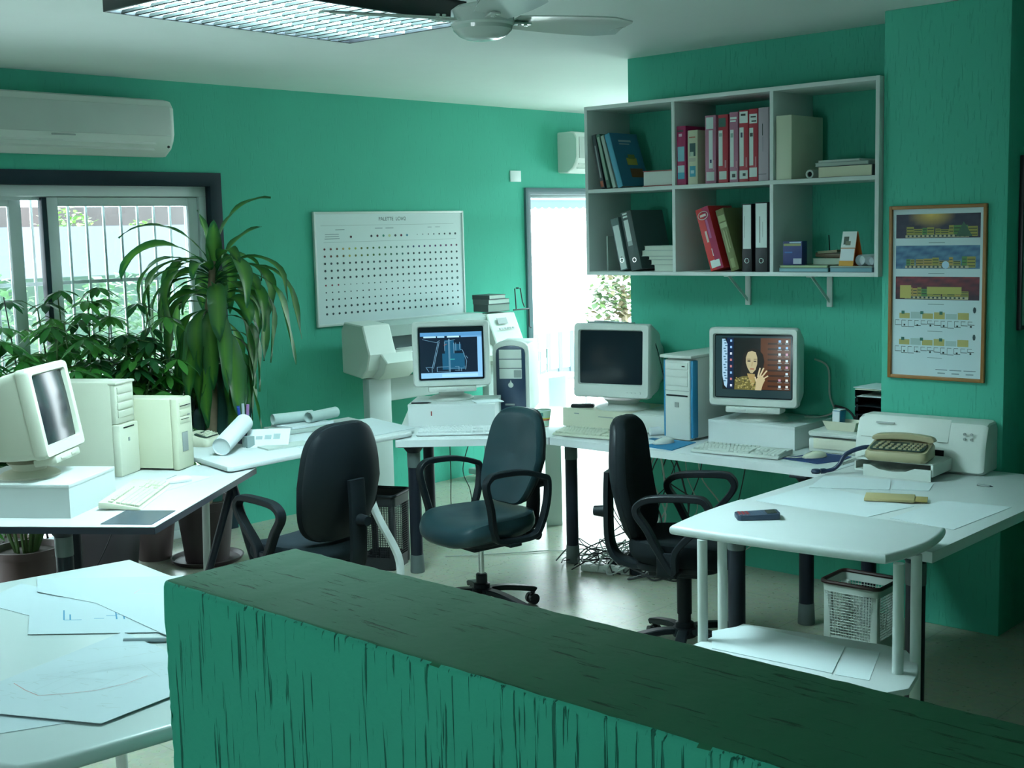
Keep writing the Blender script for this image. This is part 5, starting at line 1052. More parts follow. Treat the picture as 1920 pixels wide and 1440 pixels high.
# top left
GA = 'books leaning in the top left compartment'
book('book', 'thin dark book leaning at the far left of the top left shelf compartment', 'book', 0.1004, ZT, .028, .295, .22, (.02, .035, .045), -12, decor=[(.3, .2, .6, .8, (.25, .3, .3)), (.1, .03, .8, .14, (.3, .08, .04))], group=GA)
book('book', 'dark green book with white top leaning second in the top left compartment', 'book', 0.1409, ZT, .026, .298, .23, (.05, .14, .10), -14, decor=[(.2, .15, .8, .95, (.25, .38, .30))], group=GA)
book('book', 'slim white-spined book leaning beside the bright blue book', 'book', 0.1811, ZT, .024, .292, .23, (.35, .46, .42), -16, group=GA)
b4 = book('book', 'bright blue picture book with a yellow and dark cover, leaning', 'book', 0.2173, ZT, .036, .30, .24, (.05, .30, .44), -17.5, group=GA)
m = MB(); xx = .0366
def sidep(m, x, y0, z0, y1, z1, c): m.poly([(x, y0, z0), (x, y1, z0), (x, y1, z1), (x, y0, z1)], c)
sidep(m, xx, .002, .002, .238, .298, (.03, .16, .27)); sidep(m, xx + .0003, .10, .05, .21, .10, (.16, .07, .02)); sidep(m, xx + .0003, .09, .12, .18, .16, (.40, .34, .05)); sidep(m, xx + .0004, .11, .155, .17, .18, (.15, .2, .04)); sidep(m, xx + .0003, .06, .25, .17, .262, (.3, .45, .5)); sidep(m, xx + .0003, .06, .235, .15, .243, (.25, .38, .42)); m.obj('cover_picture', PRINT, b4)
g = thing('thick_book', 'thick white book with a red cover lying flat in the top left compartment', 'book', SL(.372, .03, ZT), R(270)); m = MB(); m.box((.098, .09, .003), (.196, .19, .004)); m.box((.098, .09, .080), (.196, .19, .004)); m.obj('cover', sc((.30, .05, .05)), g); m = MB(); m.box((.098, .088, .0415), (.19, .182, .073), bev=.004); m.obj('pages', sc((.60, .66, .62), .7), g)
# top middle
GB = 'folders standing in the top middle compartment'
def lab(u0, v0, u1, v1, c=Wt): return (u0, v0, u1, v1, c)
def wd(u0, u1, S_=345.): return (u1 - u0) / S_
book('box_file', 'magenta box file with two pale blue labels at the left of the top middle compartment', 'folder', 0.6015, ZT, .056, .298, .24, (.30, .012, .085), 0, kind='box', decor=[lab(.1, .40, .85, .65, (.18, .42, .50)), lab(.1, .20, .85, .33, (.40, .6, .62)), lab(.1, .10, .85, .21, (.06, .32, .46)), lab(.1, .90, .75, .93, DK), lab(.25, .82, .6, .87, (.6, .4, .5))])
book('thick_book', 'cream folder with dark and blue pictures on its spine', 'folder', 0.6696, ZT, .060, .272, .20, (.50, .53, .38), 0, kind='box', decor=[lab(.2, .52, .8, .76, (.02, .07, .07)), lab(.25, .52, .6, .60, (.4, .5, .42)), lab(.2, .14, .8, .34, (.04, .28, .38)), lab(.3, .2, .65, .26, (.4, .6, .65)), lab(.15, .86, .8, .88, (.4, .12, .08)), lab(.15, .42, .8, .49, (.4, .4, .33))])
sp = lambda lc, k: [lab(.10, .80, .78, .97, lc), lab(.36, .22, .72, .78, (.60, .66, .66)), lab(.45, .30, .62, .35, (.03, .04, .12)), lab(.74, .2, .86, .34, (.5, .25, .3)), lab(.12, .04, .86, .17, (.5, .56, .54))]
book('box_file', 'mauve folder with a pale label at its top, first of the tall folders', 'folder', 0.7756, ZT, .064, .338, .25, MV, 0, decor=sp((.48, .60, .58), 0), kind='box')
book('box_file', 'red folder with a dark green picture at the top of its spine', 'folder', 0.854, ZT, .058, .336, .25, RD, 0, decor=[lab(.05, .82, .78, .95, (.02, .09, .07)), lab(.05, .25, .45, .77, Wt), lab(.1, .68, .4, .73, (.25, .4, .36)), lab(.66, .22, .82, .33, (.5, .2, .24)), lab(.1, .05, .85, .17, (.55, .62, .58))], kind='box')
book('box_file', 'mauve folder with two white title lines between red folders', 'folder', 0.9202, ZT, .050, .343, .25, MV, 0, decor=[lab(.1, .90, .85, .93, Wt), lab(.1, .86, .75, .885, Wt), lab(.1, .22, .5, .75, Wt), lab(.15, .64, .45, .70, (.25, .4, .36)), lab(.75, .2, .88, .3, (.5, .25, .3)), lab(.1, .04, .85, .16, Wt), lab(.3, .07, .7, .12, DK)], kind='box')
book('box_file', 'red folder with a white lettered label at its top, left of its twin', 'folder', 0.9762, ZT, .054, .348, .25, RD, 0, decor=[lab(.05, .82, .92, .98, Wt), lab(.2, .92, .7, .95, DK), lab(.05, .22, .5, .76, Wt), lab(.18, .62, .38, .69, (.03, .03, .08)), lab(.7, .2, .85, .34, (.5, .2, .24)), lab(.05, .04, .92, .16, Wt), lab(.4, .08, .7, .12, DK)], kind='box')
book('box_file', 'red folder with a patterned white label at its top, next to the grey-pink one', 'folder', 1.033, ZT, .050, .350, .25, RD, 0, decor=[lab(.05, .80, .92, .93, Wt), lab(.2, .88, .8, .90, DK), lab(.3, .82, .85, .84, DK), lab(.05, .22, .5, .74, Wt), lab(.12, .62, .45, .67, DK), lab(.7, .2, .85, .34, (.5, .2, .24)), lab(.05, .06, .92, .19, Wt)], kind='box')
book('box_file', 'grey-pink folder with thin black lettering at the right end of the tall folders', 'folder', 1.0862, ZT, .056, .352, .25, (.36, .30, .35), 0, decor=[lab(.38, .62, .46, .78, DK), lab(.42, .40, .48, .60, (.22, .2, .24)), lab(.0, .088, .8, .095, DK)], kind='box')
# top right
book('storage_box', 'large plain cream box in the top right compartment', 'box', 1.1848, ZT, .085, .305, .30, (.52, .58, .44), 0, kind='box')
m = MB(); m.cyl((0, 0, .021), (0, .22, .021), .021, seg=24, caps=False); m.cyl((0, 0, .021), (0, .22, .021), .013, seg=24, caps=False)
for yy in (0, .22): m.lathe([(.013, 0), (.021, 0)], 24, M=Matrix.Translation((0, yy, .021)) @ Matrix.Rotation(R(90), 4, 'X'))
m.cyl((0, .01, .021), (0, .012, .021), .013, seg=16, mi=1); o = m.obj('paper_tube', [sc((.5, .58, .55)), black], loc=SL(1.345, .05, ZT), rot=(0, 0, R(270))); tag(o, 'small white paper tube beside the stacked books in the top right compartment', 'paper tube')
GC = 'books stacked in the top right compartment'
def flatbook(label, x, z, w, d, h, col, group, y=.03, rot=0., pg=(.62, .64, .48), nm='book'):
    g = thing(nm, label, 'book', SL(x, y, z), R(270 + rot), group); cm = sc(col); t = .002
    m = MB(); m.box((w/2, d/2, t/2), (w, d, t)); m.box((w/2, d/2, h-t/2), (w, d, t)); m.box((w-t/2, d/2, h/2), (t, d, h-2*t)); m.obj('cover', cm, g)
    m = MB(); m.box((w/2 - .002, d/2, h/2), (w-.008, d-.008, h-2*t-.0004)); m.obj('pages', sc(pg, .8), g); return g
flatbook('thick cream-paged book at the bottom of the stack in the top right compartment', 1.40, ZT, .28, .22, .052, (.03, .05, .045), GC)
flatbook('grey-covered book on the thick cream-paged book', 1.385, ZT + .0525, .27, .22, .018, (.25, .36, .33), GC, rot=3, pg=(.45, .55, .5))
flatbook('thin pale book on top of the stack in the top right compartment', 1.40, ZT + .071, .22, .20, .010, (.36, .46, .42), GC, rot=-2, pg=(.5, .6, .55))
# bottom left
book('document_case', 'plain grey-green panel leaning in the bottom left compartment', 'folder', 0.0762, ZB, .012, .19, .26, (.30, .38, .34), 0, kind='box', y=.08)
book('lever_arch_file', 'lever arch file with a long white spine label, leaning left', 'folder', 0.2237, ZB, .055, .285, .27, (.09, .15, .15), -13, kind='binder', decor=[lab(.15, .02, .88, .86, (.58, .68, .66)), lab(.42, .2, .60, .26, DK)])
bb = book('lever_arch_file', 'dark marbled lever arch file with a white label, leaning left', 'folder', 0.2994, ZB, .072, .318, .285, (.045, .075, .075), -13, kind='binder', decor=[lab(.18, .42, .60, .86, (.60, .68, .66)), lab(.18, .42, .60, .50, (.35, .42, .42)), lab(.18, .90, .60, .93, Wt), lab(.18, .95, .60, .98, Wt)])
GD = 'books stacked in the bottom left compartment'
for k, (x, z, w, h, col, lb) in enumerate(((.435, 0, .135, .034, (.42, .48, .40), 'small cream book at the bottom of the stack in the bottom left compartment'), (.415, .0345, .155, .026, (.40, .50, .46), 'second book from the bottom of the stack in the bottom left compartment'), (.40, .061, .165, .018, (.35, .44, .40), 'third book from the bottom of the stack in the bottom left compartment'), (.355, .0795, .205, .030, (.42, .52, .47), 'wide grey-green book second from the top of the stack in the bottom left compartment'), (.372, .110, .19, .024, (.46, .56, .52), 'topmost book of the stack in the bottom left compartment'))):
    flatbook(lb, x, ZB + z, w, .18, h, col, GD, pg=(.55, .63, .55))
# bottom middle
r1 = book('box_file', 'bright red box leaning in the bottom middle compartment with an oval emblem', 'folder', 0.8063, ZB, .080, .325, .22, (.50, .02, .02), -17, kind='box', decor=[lab(.15, .04, .85, .16, Wt), lab(.5, .0, 1., 1., (.30, .01, .06)), lab(.3, .45, .45, .63, (.6, .5, .45)), lab(.47, .22, .53, .34, (.6, .5, .5)), lab(.15, .04, .85, .15, Wt), lab(.56, .5, .72, .8, (.40, .10, .24))])
m = MB(); m.tube([(.040 + .030*cos(2*pi*k/20), -.003, .285 + .020*sin(2*pi*k/20)) for k in range(20)], .0022, seg=6, closed=True); m.box((.040, -.0028, .285), (.036, .001, .012)); m.obj('oval_emblem', sc((.6, .55, .5)), r1)
book('thick_book', 'olive green thick book leaning beside the bright red box', 'book', 0.9275, ZB, .050, .320, .22, (.13, .15, .055), -17, decor=[lab(.1, .80, .9, .90, (.28, .34, .16)), lab(.1, .70, .9, .78, (.34, .40, .22)), lab(.3, .30, .45, .66, (.3, .34, .18)), lab(.6, .36, .7, .66, (.26, .30, .15)), lab(.25, .05, .7, .2, (.22, .26, .12))], pages=(.3, .3, .2))
book('lever_arch_file', 'black lever arch file with a narrow white label, left of the pair', 'folder', 0.9916, ZB, .056, .335, .28, (.012, .014, .02), 0, kind='binder', decor=[lab(.10, .34, .92, .985, Wt), lab(.25, .5, .29, .82, (.2, .25, .25))], group='black lever arch files')
book('lever_arch_file', 'black lever arch file with a wide white label, right of the pair', 'folder', 1.0671, ZB, .070, .340, .28, (.012, .014, .014), 0, kind='binder', decor=[lab(.05, .35, .95, .985, Wt), lab(.36, .42, .41, .8, DK), lab(.6, .5, .64, .72, (.3, .35, .35))], group='black lever arch files')
book('black_folder', 'plain black folder standing behind the olive book', 'folder', 0.9121, ZB, .070, .30, .19, (.01, .012, .012), 0, kind='box', y=.16)
# bottom right
GE = 'folders lying in the bottom right compartment'
flatbook('dark teal folder lying at the bottom left of the bottom right compartment', 1.20, ZB, .27, .24, .020, (.02, .06, .08), GE, y=.01, pg=(.25, .45, .5)); flatbook('green-edged folder on the dark teal folder', 1.205, ZB + .0205, .26, .24, .012, (.15, .25, .15), GE, y=.01, pg=(.4, .5, .3))
flatbook('blue-grey folder lying at the right of the bottom right compartment', 1.475, ZB, .22, .24, .022, (.05, .12, .15), GE, y=.01, pg=(.2, .38, .45)); flatbook('pale papers in a clip folder under the desk calendar', 1.475, ZB + .0225, .215, .22, .006, (.3, .42, .38), GE, y=.012, pg=(.5, .6, .5))
book('software_box', 'small navy blue box with a yellow stripe on the flat folders', 'box', 1.212, ZB + .033, .105, .115, .05, (.015, .03, .14), 0, kind='box', y=.03, decor=[lab(.05, .80, .95, .90, (.25, .28, .12)), lab(.35, .92, .95, .97, (.35, .5, .6)), lab(.1, .5, .5, .56, (.05, .15, .4)), lab(.55, .05, .98, .28, (.4, .46, .55))])
flatbook('cream papers behind the navy blue box', 1.335, ZB + .033, .22, .14, .030, (.35, .42, .33), GE, y=.10, pg=(.4, .5, .42))
g = thing('brown_notebook', 'brown curled notebook on the cream papers in the bottom right compartment', 'notebook', SL(1.34, .12, ZB + .0635), R(274)); m = MB(); m.box((.08, .06, .012), (.17, .11, .022), rot=(0, R(3), 0), bev=.004); m.obj('cover', sc((.10, .07, .04)), g); m = MB(); m.box((.06, .03, .03), (.10, .06, .012), rot=(0, R(-3), 0)); m.obj('papers', sc((.2, .2, .12)), g); m = MB(); m.cyl((.05, .05, .03), (.045, .05, .11), .0025, seg=8); m.obj('upright_wire', black, g)
g = thing('desk_calendar', 'orange and white standing desk calendar in the bottom right compartment', 'calendar', SL(1.525, .05, ZB + .0295), R(258)); m = MB(); hh, ww, dd = .16, .085, .055
m.M = Matrix.Identity(4); m.prism([(-.03, 0), (.03, 0), (.003, hh), (-.003, hh)], 0, .003, M=Matrix.Translation((0, 0, 0)) @ Matrix.Rotation(R(90), 4, 'Z') @ Matrix.Rotation(R(90), 4, 'X')); 
m.loft([[(0, -.032, 0), (ww, -.032, 0), (ww, -.029, 0), (0, -.029, 0)], [(0, -.002, hh), (ww, -.002, hh), (ww, .001, hh), (0, .001, hh)]]); m.loft([[(0, .045, 0), (ww, .045, 0), (ww, .048, 0), (0, .048, 0)], [(0, .001, hh), (ww, .001, hh), (ww, .004, hh), (0, .004, hh)]]); m.loft([[(0, -.03, 0), (ww, -.03, 0), (ww, .046, 0), (0, .046, 0)], [(0, -.03, .002), (ww, -.03, .002), (ww, .046, .002), (0, .046, .002)]]); m.obj('card_stand', sc((.55, .14, .02)), g)
m = MB(); sl = .03/hh
def cq(u0, v0, u1, v1, c, o=0): m.poly([(u0*ww, -.0325 + v0*hh*sl - .0003*o - .0006, v0*hh), (u1*ww, -.0325 + v0*hh*sl - .0003*o - .0006, v0*hh), (u1*ww, -.0325 + v1*hh*sl - .0003*o - .0006, v1*hh), (u0*ww, -.0325 + v1*hh*sl - .0003*o - .0006, v1*hh)], c)
cq(.0, .0, 1, .14, (.45, .22, .02)); cq(.02, .15, .98, .50, (.55, .62, .64)); cq(0, .52, 1, 1, (.55, .62, .60)); cq(.15, .62, .5, .85, (.05, .08, .06), 1); cq(.3, .6, .65, .72, (.12, .14, .1), 2); cq(0, .505, 1, .53, (.35, .2, .1), 1); m.obj('calendar_pages', PRINT, g)
for k, (x, z, r) in enumerate(((1.635, 0, .026), (1.683, 0, .022))):
    m = MB(); m.cyl((0, 0, r), (0, .20, r), r, seg=24, caps=False); m.cyl((0, .001, r), (0, .199, r), r*.86, seg=24, caps=False); m.cyl((0, .03, r), (0, .032, r), r*.85, seg=16)
    o = m.obj('paper_tube', paper, loc=SL(x - .006, .02, ZB + .0295), rot=(0, 0, R(270))); tag(o, ('larger' if k == 0 else 'smaller') + ' white paper roll beside the desk calendar', 'paper roll', 'paper rolls in the bottom right compartment')
# ================================================================== PLOTTER
pl = thing('plotter', 'large grey-white plotter on a stand against the left wall', 'plotter', (5.46, 6.37, 0)); 
def hull(nm, prof_, x0, x1, mt, e=.012, par=pl, bevx=.01):
    cy = sum(p[0] for p in prof_)/len(prof_); cz = sum(p[1] for p in prof_)/len(prof_)
    def rg_(x, s): return [(x, (a-cy)*s + cy, (b-cz)*s + cz) for a, b in prof_]
    m = MB(); m.loft([rg_(x0, .95), rg_(x0 + bevx, 1), rg_(x1 - bevx, 1), rg_(x1, .95)]); return m.obj(nm, mt, par, ang=28)
plm = mat('plotter_plastic', (.66, .71, .66), .42, var=.02)
hull('left_housing', [(.0, .955), (-.03, 1.06), (-.01, 1.12), (.03, 1.25), (.22, 1.27), (.25, 1.22), (.25, .93), (.06, .90)], 0, .24, plm)
hull('left_lower_housing', [(-.06, .93), (-.09, 1.0), (-.03, 1.06), (.20, 1.06), (.20, .90), (.0, .885)], .10, .38, plm)
hull('right_housing', [(.0, .88), (-.05, .98), (-.04, 1.05), (.05, 1.25), (.22, 1.25), (.25, 1.2), (.25, .88)], 1.20, 1.50, plm)
hull('top_beam', [(.06, 1.16), (.05, 1.235), (.09, 1.262), (.22, 1.262), (.24, 1.2), (.24, 1.16)], .24, 1.20, mat('plotter_grey_cover', (.42, .50, .48), .35))
hull('platen', [(-.02, .915), (-.05, .96), (.0, 1.03), (.06, 1.06), (.20, 1.08), (.24, .92)], .38, 1.20, plm)
m = MB(); m.box((.72, .16, 1.11), (.95, .06, .11)); m.obj('carriage_slot', mat('plotter_dark', (.06, .09, .10), .4), pl)
m = MB(); m.cyl((.24, .035, 1.045), (1.2, .035, 1.045), .006, seg=10); m.obj('guide_rod', chrome, pl)
m = MB(); m.M = Matrix.Translation((1.34, .005, 1.165)) @ Matrix.Rotation(R(-24), 4, 'X'); m.box((-.02, -.012, .03), (.10, .004, .045)); m.obj('display', greyp, pl)
m = MB(); m.M = Matrix.Translation((1.34, .005, 1.165)) @ Matrix.Rotation(R(-24), 4, 'X'); [m.box((-.07 + k*.028, -.012, -.03), (.018, .004, .012)) for k in range(6)]; m.obj('buttons', greyp, pl)
for x in (.17, 1.30):
    m = MB(); m.box((x, .10, .455), (.20 if x < 1 else .16, .07, .87), bev=.012); l = m.obj('stand_leg', mat('stand_grey', (.50, .56, .55), .45), pl)
    m = MB(); m.box((x, .08, .05), (.06, .55, .045), bev=.01); m.obj('foot', MATS['stand_grey'], l)
m = MB(); m.box((.74, .10, .80), (.98, .03, .16), bev=.004); m.obj('stand_beam', MATS['stand_grey'], pl)
GF = 'books piled on the plotter'
for k, (z, w, h, col, lb) in enumerate(((1.262, .22, .055, (.22, .27, .24), 'thick grey-green book at the bottom of the pile on the plotter'), (1.3175, .23, .035, (.40, .46, .42), 'pale book in the middle of the pile on the plotter'), (1.353, .20, .032, (.36, .42, .38), 'topmost book of the pile on the plotter'))):
    g = thing('book', lb, 'book', (6.70 + .008*k, 6.44, z), R(-4 + 5*k), GF); m = MB(); m.box((w/2, .08, .0015), (w, .16, .003)); m.box((w/2, .08, h-.0015), (w, .16, .003)); m.box((.0015, .08, h/2), (.003, .16, h-.006)); m.obj('cover', sc((.06, .08, .08) if k != 1 else (.1, .12, .12)), g); m = MB(); m.box((w/2, .08, h/2), (w-.008, .152, h-.0065)); m.obj('pages', sc(tuple(c*1.3 for c in col), .8), g)
g = thing('wire_holder', 'dark wire holder with a hook beside the books on the plotter', 'holder', (6.96, 6.40, 1.262)); m = MB(); m.tube([(0, 0, .004), (0, .01, .16), (.06, .01, .16), (.07, 0, .06), (.09, 0, .02)], .0045, seg=8); m.tube([(-.03, 0, .004), (.14, 0, .004), (.14, 0, -.13), (.16, 0, -.14)], .006, seg=8); m.obj('wire', blackm, g); m = MB(); m.lathe([(0, 0), (.012, 0), (.012, .01), (0, .01)], 12, M=Matrix.Translation((.03, .01, .158))); m.obj('knob', blackm, g)
# ================================================================== CABLES
def cable(label, pts, r, mt, nm='cable', sm=8, group=None):
    P0 = Vector(pts[0]); m = MB(); m.tube([Vector(p) - P0 for p in pts], r, seg=6, sm=sm); o = m.obj(nm, mt, loc=P0); tag(o, label, 'cable', group); return o
rc = random.Random(21)
TG = {0: MB(), 1: MB()}; P0 = Vector((5.45, 4.15, 0))
for k in range(38):
    cx, cy = 5.46 + rc.uniform(-.22, .14), 4.15 + rc.uniform(-.33, .30); pts = []
    a0 = rc.uniform(0, 6.28); rr0 = rc.uniform(.05, .17)
    if k < 17:
        y0 = 4.20 + rc.uniform(-.35, .25); x0 = 5.60 + rc.uniform(-.12, .10); pts += [(x0, y0, .70), (x0 + rc.uniform(-.08, .05), y0 + rc.uniform(-.12, .12), .50), (x0 + rc.uniform(-.15, .05), y0 + rc.uniform(-.16, .16), .28), (cx, cy, .08)]
    for j in range(5): a = a0 + j*1.3; pts.append((cx + rr0*cos(a), cy + rr0*sin(a), .008 + rc.uniform(.0, .10 if j % 2 else .03)))
    TG[k % 3 == 0].tube([Vector(p) - P0 for p in pts], rc.choice((.0028, .0038, .005)), seg=6, sm=8)
g = thing('cable_tangle', 'dense tangle of black and pale cables under the desk with the switched-off monitor', 'cables', tuple(P0)); g['kind'] = 'stuff'
TG[0].obj('black_cables', cable_b, g); TG[1].obj('pale_cables', cable_w, g)
GH = 'power plugs and adapters in the cable tangle'
for k, (x, y, z, rz) in enumerate(((5.36, 4.24, .0, .3), (5.42, 4.05, .0, 1.2), (5.33, 4.08, .0, .8), (5.52, 4.32, .0, .1))):
    g = thing('power_adapter', ('black power adapter nearest the chair legs in the cable tangle', 'black power adapter at the right of the cable tangle', 'small black power adapter at the front of the cable tangle', 'black power adapter at the back of the cable tangle')[k], 'power adapter', (x, y, z), rz, GH); m = MB(); m.box((0, 0, .022), (.09, .055, .04), bev=.007); m.obj('adapter_body', black, g); m = MB(); m.box((.0, 0, .0435), (.03, .02, .003), bev=.001); m.obj('adapter_label', paper, g)
g = thing('power_strip', 'pale power strip on the floor among the tangled cables', 'power strip', (5.26, 4.22, 0), R(-70)); m = MB(); m.box((0, 0, .02), (.28, .06, .036), bev=.008); m.obj('strip_body', beige2, g)
for k in range(4): m = MB(); m.cyl((-.10 + k*.065, 0, .038), (-.10 + k*.065, 0, .0405), .020, seg=20); m.obj('socket', greyp if k % 2 else beige2, g)
g = thing('cardboard_wedge', 'olive carton standing behind the cable tangle', 'carton', (5.47, 3.98, 0), R(30)); m = MB(); m.prism([(0, 0), (.22, 0), (.22, .06), (0, .06)], 0, .20, bev=.004); m.obj('carton', mat('olive_card', (.20, .24, .14), .7), g)
for k, pts in enumerate(([(5.50, 5.45, .62), (5.46, 5.50, .40), (5.62, 5.60, .22), (5.66, 5.62, .03)], [(5.45, 5.60, .7), (5.55, 5.70, .35), (5.75, 5.9, .02), (5.9, 5.9, .006)], [(4.95, 5.15, .006), (5.12, 5.0, .006), (5.3, 4.85, .006), (5.45, 4.7, .006), (5.5, 4.4, .006)])):
    cable(('black cable hanging under the angled corner desk', 'second black cable hanging under the angled corner desk', 'pale cable lying on the floor towards the angled corner desk')[k], pts, .0032, cable_w if k == 2 else cable_b)
g = thing('power_adapter', 'black power block on the floor by the wall under the angled corner desk', 'power adapter', (5.62, 5.78, 0), R(20)); m = MB(); m.box((0, 0, .03), (.12, .07, .055), bev=.008); m.obj('adapter_body', black, g); m = MB(); m.box((0, 0, .0585), (.05, .03, .002)); m.obj('adapter_label', greyp, g)
cable('black cable hanging from the wall desk down to the floor, left of the socket', [(5.76, 3.63, .72), (5.74, 3.66, .5), (5.76, 3.74, .25), (5.70, 3.8, .02)], .003, cable_b)
cable('black cable hanging behind the profile chair armrest', [(5.74, 3.90, .72), (5.76, 3.95, .5), (5.72, 4.0, .3), (5.66, 3.96, .05)], .003, cable_b)
cable('black cable looping below the white wall socket', [(5.80, 3.56, .26), (5.77, 3.52, .20), (5.76, 3.42, .17), (5.78, 3.30, .22), (5.80, 3.22, .30)], .003, cable_b)
cable('pale cable drooping from the white wall socket', [(5.79, 3.56, .25), (5.76, 3.58, .18), (5.74, 3.64, .12), (5.70, 3.68, .10)], .0028, cable_w)
cable('grey cable curving down behind the portrait monitor', [(5.80, 3.27, 1.16), (5.81, 3.20, 1.12), (5.812, 3.19, .98), (5.80, 3.16, .90), (5.77, 3.22, .87), (5.72, 3.28, .872)], .005, cable_w)
cable('black cable behind the portrait monitor beside the grey one', [(5.79, 3.15, .93), (5.80, 3.08, .91), (5.79, 3.04, .86), (5.78, 3.09, .80), (5.78, 3.13, .757)], .006, cable_b)
cable('thin black cable running down the side of the switched-off monitor', [(5.545, 4.13, 1.315), (5.57, 4.095, 1.20), (5.62, 4.075, 1.0), (5.65, 4.06, .90), (5.68, 4.05, .82)], .0025, cable_b)
cable('black cable hanging below the left desk, beside the window', [(3.05, 5.6, .70), (3.10, 5.9, .35), (3.25, 6.15, .06), (3.34, 6.25, .01)], .004, cable_b)
cable('second black cable hanging below the left desk, straighter than its neighbour', [(3.30, 5.8, .70), (3.36, 6.0, .35), (3.33, 6.2, .06), (3.36, 6.26, .01)], .003, cable_b)
# ================================================================== PLANTS
def pot(g, r, h, mt, rim=True, taper=.72, z0=0., ox=0.):
    m = MB(); p = [(0, z0), (r*taper, z0), (r*.97, z0 + h*.86)]
    p += [(r*1.06, z0 + h*.87), (r*1.08, z0 + h), (r*1.0, z0 + h)] if rim else [(r, z0 + h), (r*.95, z0 + h)]
    p += [(r*.92, z0 + h*.9), (0, z0 + h*.9)]; m.lathe(p, 40, M=Matrix.Translation((ox, 0, 0))); m.obj('pot', mt, g)
    m = MB(); m.lathe([(r*.915, z0 + h*.905), (r*.5, z0 + h*.92), (0, z0 + h*.93)], 24, M=Matrix.Translation((ox, 0, 0))); m.obj('soil', soil, g)
def strap_leaf(m, base, az, el, length, width, sag, rr, cen=(.13, .34, .05), edge=(.025, .14, .045), n=16, stalk=.18, curl=0., twist=0.):
    p = Vector(base); a = R(az); e = R(el); st = length/n; rows = []; cc = []
    for i in range(n+1):
        t = i/n; d = Vector((cos(a)*cos(e), sin(a)*cos(e), sin(e))); sd = Vector((-sin(a), cos(a), 0)); up = sd.cross(d) * -1
        tw = twist*t; s2 = sd*cos(tw) + up*sin(tw)
        w = .009 if t < stalk*.6 else width*.5*max(0.0, sin(pi*min(1, ((t-stalk*.6)/(1-stalk*.6))**.85)))**.75 + .003*(1-t)
        wav = .006*sin(t*17 + az); nrm = d.cross(s2).normalized()
        rows.append([p - s2*w + nrm*(w*.30 + wav), p - s2*w*.5 + nrm*w*.08, p, p + s2*w*.5 + nrm*w*.08, p + s2*w + nrm*(w*.30 - wav)])
        p = p + d*st; e -= sag*st*(1 + t*1.2); e = max(e, R(-91 + 12*sin(az))); a += curl*st
    k = rr.uniform(.75, 1.25)
    ec = tuple(c*k for c in edge); mc = tuple(c*k for c in cen)
    m.grid(rows, lambda i, j: mc if j == 2 and 2 < i < n-1 else (tuple((x+y)/2 for x, y in zip(mc, ec)) if j in (1, 3) and 3 < i < n-2 else ec))
DR = (4.17, 6.22)
g = thing('corn_plant', 'tall potted corn plant with long arching striped leaves in front of the window edge', 'plant', (DR[0], DR[1], 0)); pot(g, .165, .36, mat('dark_brown_pot', (.085, .06, .065), .6), taper=.75, ox=-.10)
m = MB(); m.lathe([(0, 0), (.19, 0), (.21, .025), (.2, .025), (.185, .006), (0, .006)], 32, M=Matrix.Translation((-.10, 0, 0))); m.obj('saucer', MATS['dark_brown_pot'], g)
m = MB(); m.tube([(-.10, 0, .3), (-.03, .0, .8), (.0, .01, 1.3), (.04, 0, 1.72)], [.040, .038, .032, .02], seg=14, sm=6); m.obj('trunk', bark, g)
m = MB(); m.tube([(-.02, .03, .3), (.09, .04, .9), (.10, .03, 1.35), (.09, .02, 1.6)], [.046, .045, .03, .014], seg=14, sm=6); m.obj('moss_pole', mat('dark_teal_stem', (.01, .075, .06), .7, var=.2), g)
m = MB(); rr = random.Random(31)
top = (.05, 0)
cr = Matrix.Identity(4)
# image-left is azimuth ~ 140, image-right ~ -40, towards the viewer ~ -124
spec_ = []
for k in range(30):
    tz = k/29; zb = 1.22 + .46*tz; az = k*137.5 + rr.uniform(-20, 20); el = 5 + 45*tz + rr.uniform(-10, 10); ln = rr.uniform(.50, .72); strap_leaf(m, (top[0]*(zb-.4)/1.3, 0, zb), az, el, ln, rr.uniform(.085, .115), 3.6 + 2.2*(1-tz) + rr.uniform(-.4, .6), rr, twist=rr.uniform(-.7, .7), stalk=.45)
for az, el, ln, sg in ((140, 60, .70, 2.4), (125, 48, .78, 2.9), (150, 36, .74, 3.3), (-42, 52, .62, 3.4), (-30, 34, .80, 2.9), (-55, 22, .84, 3.0), (-45, 70, .42, 1.6), (135, 20, .78, 3.2), (160, 50, .64, 3.6), (145, 5, .70, 3.2), (130, 30, .62, 4.2), (-38, 8, .72, 3.2)): strap_leaf(m, (.05, 0, 1.62), az, el, ln, .10, sg, rr, twist=rr.uniform(-.6, .6), stalk=.55)
strap_leaf(m, (.06, 0, 1.70), -50, 86, .56, .085, 1.9, rr, stalk=.05, twist=.5); strap_leaf(m, (.04, 0, 1.66), 120, 84, .36, .09, .5, rr, stalk=.02); strap_leaf(m, (.05, 0, 1.64), -120, 78, .34, .09, .8, rr, stalk=.02); strap_leaf(m, (.05, 0, 1.66), 138, 66, .66, .07, 1.9, rr, stalk=.5)
for k in range(16): strap_leaf(m, (.05 + .01*sin(k), .01*cos(k), 1.42 + .018*k), k*137.5, 35 + rr.uniform(-12, 22), rr.uniform(.30, .5), rr.uniform(.08, .105), 4.5, rr, twist=rr.uniform(-.6, .6), stalk=.2)
for k in range(20): az = -124 + rr.uniform(-75, 75); strap_leaf(m, (.03, 0, 1.12 + .34*rr.random()), az, rr.uniform(0, 30), rr.uniform(.45, .68), rr.uniform(.09, .12), 6.5, rr, twist=rr.uniform(-.5, .5), stalk=.3)
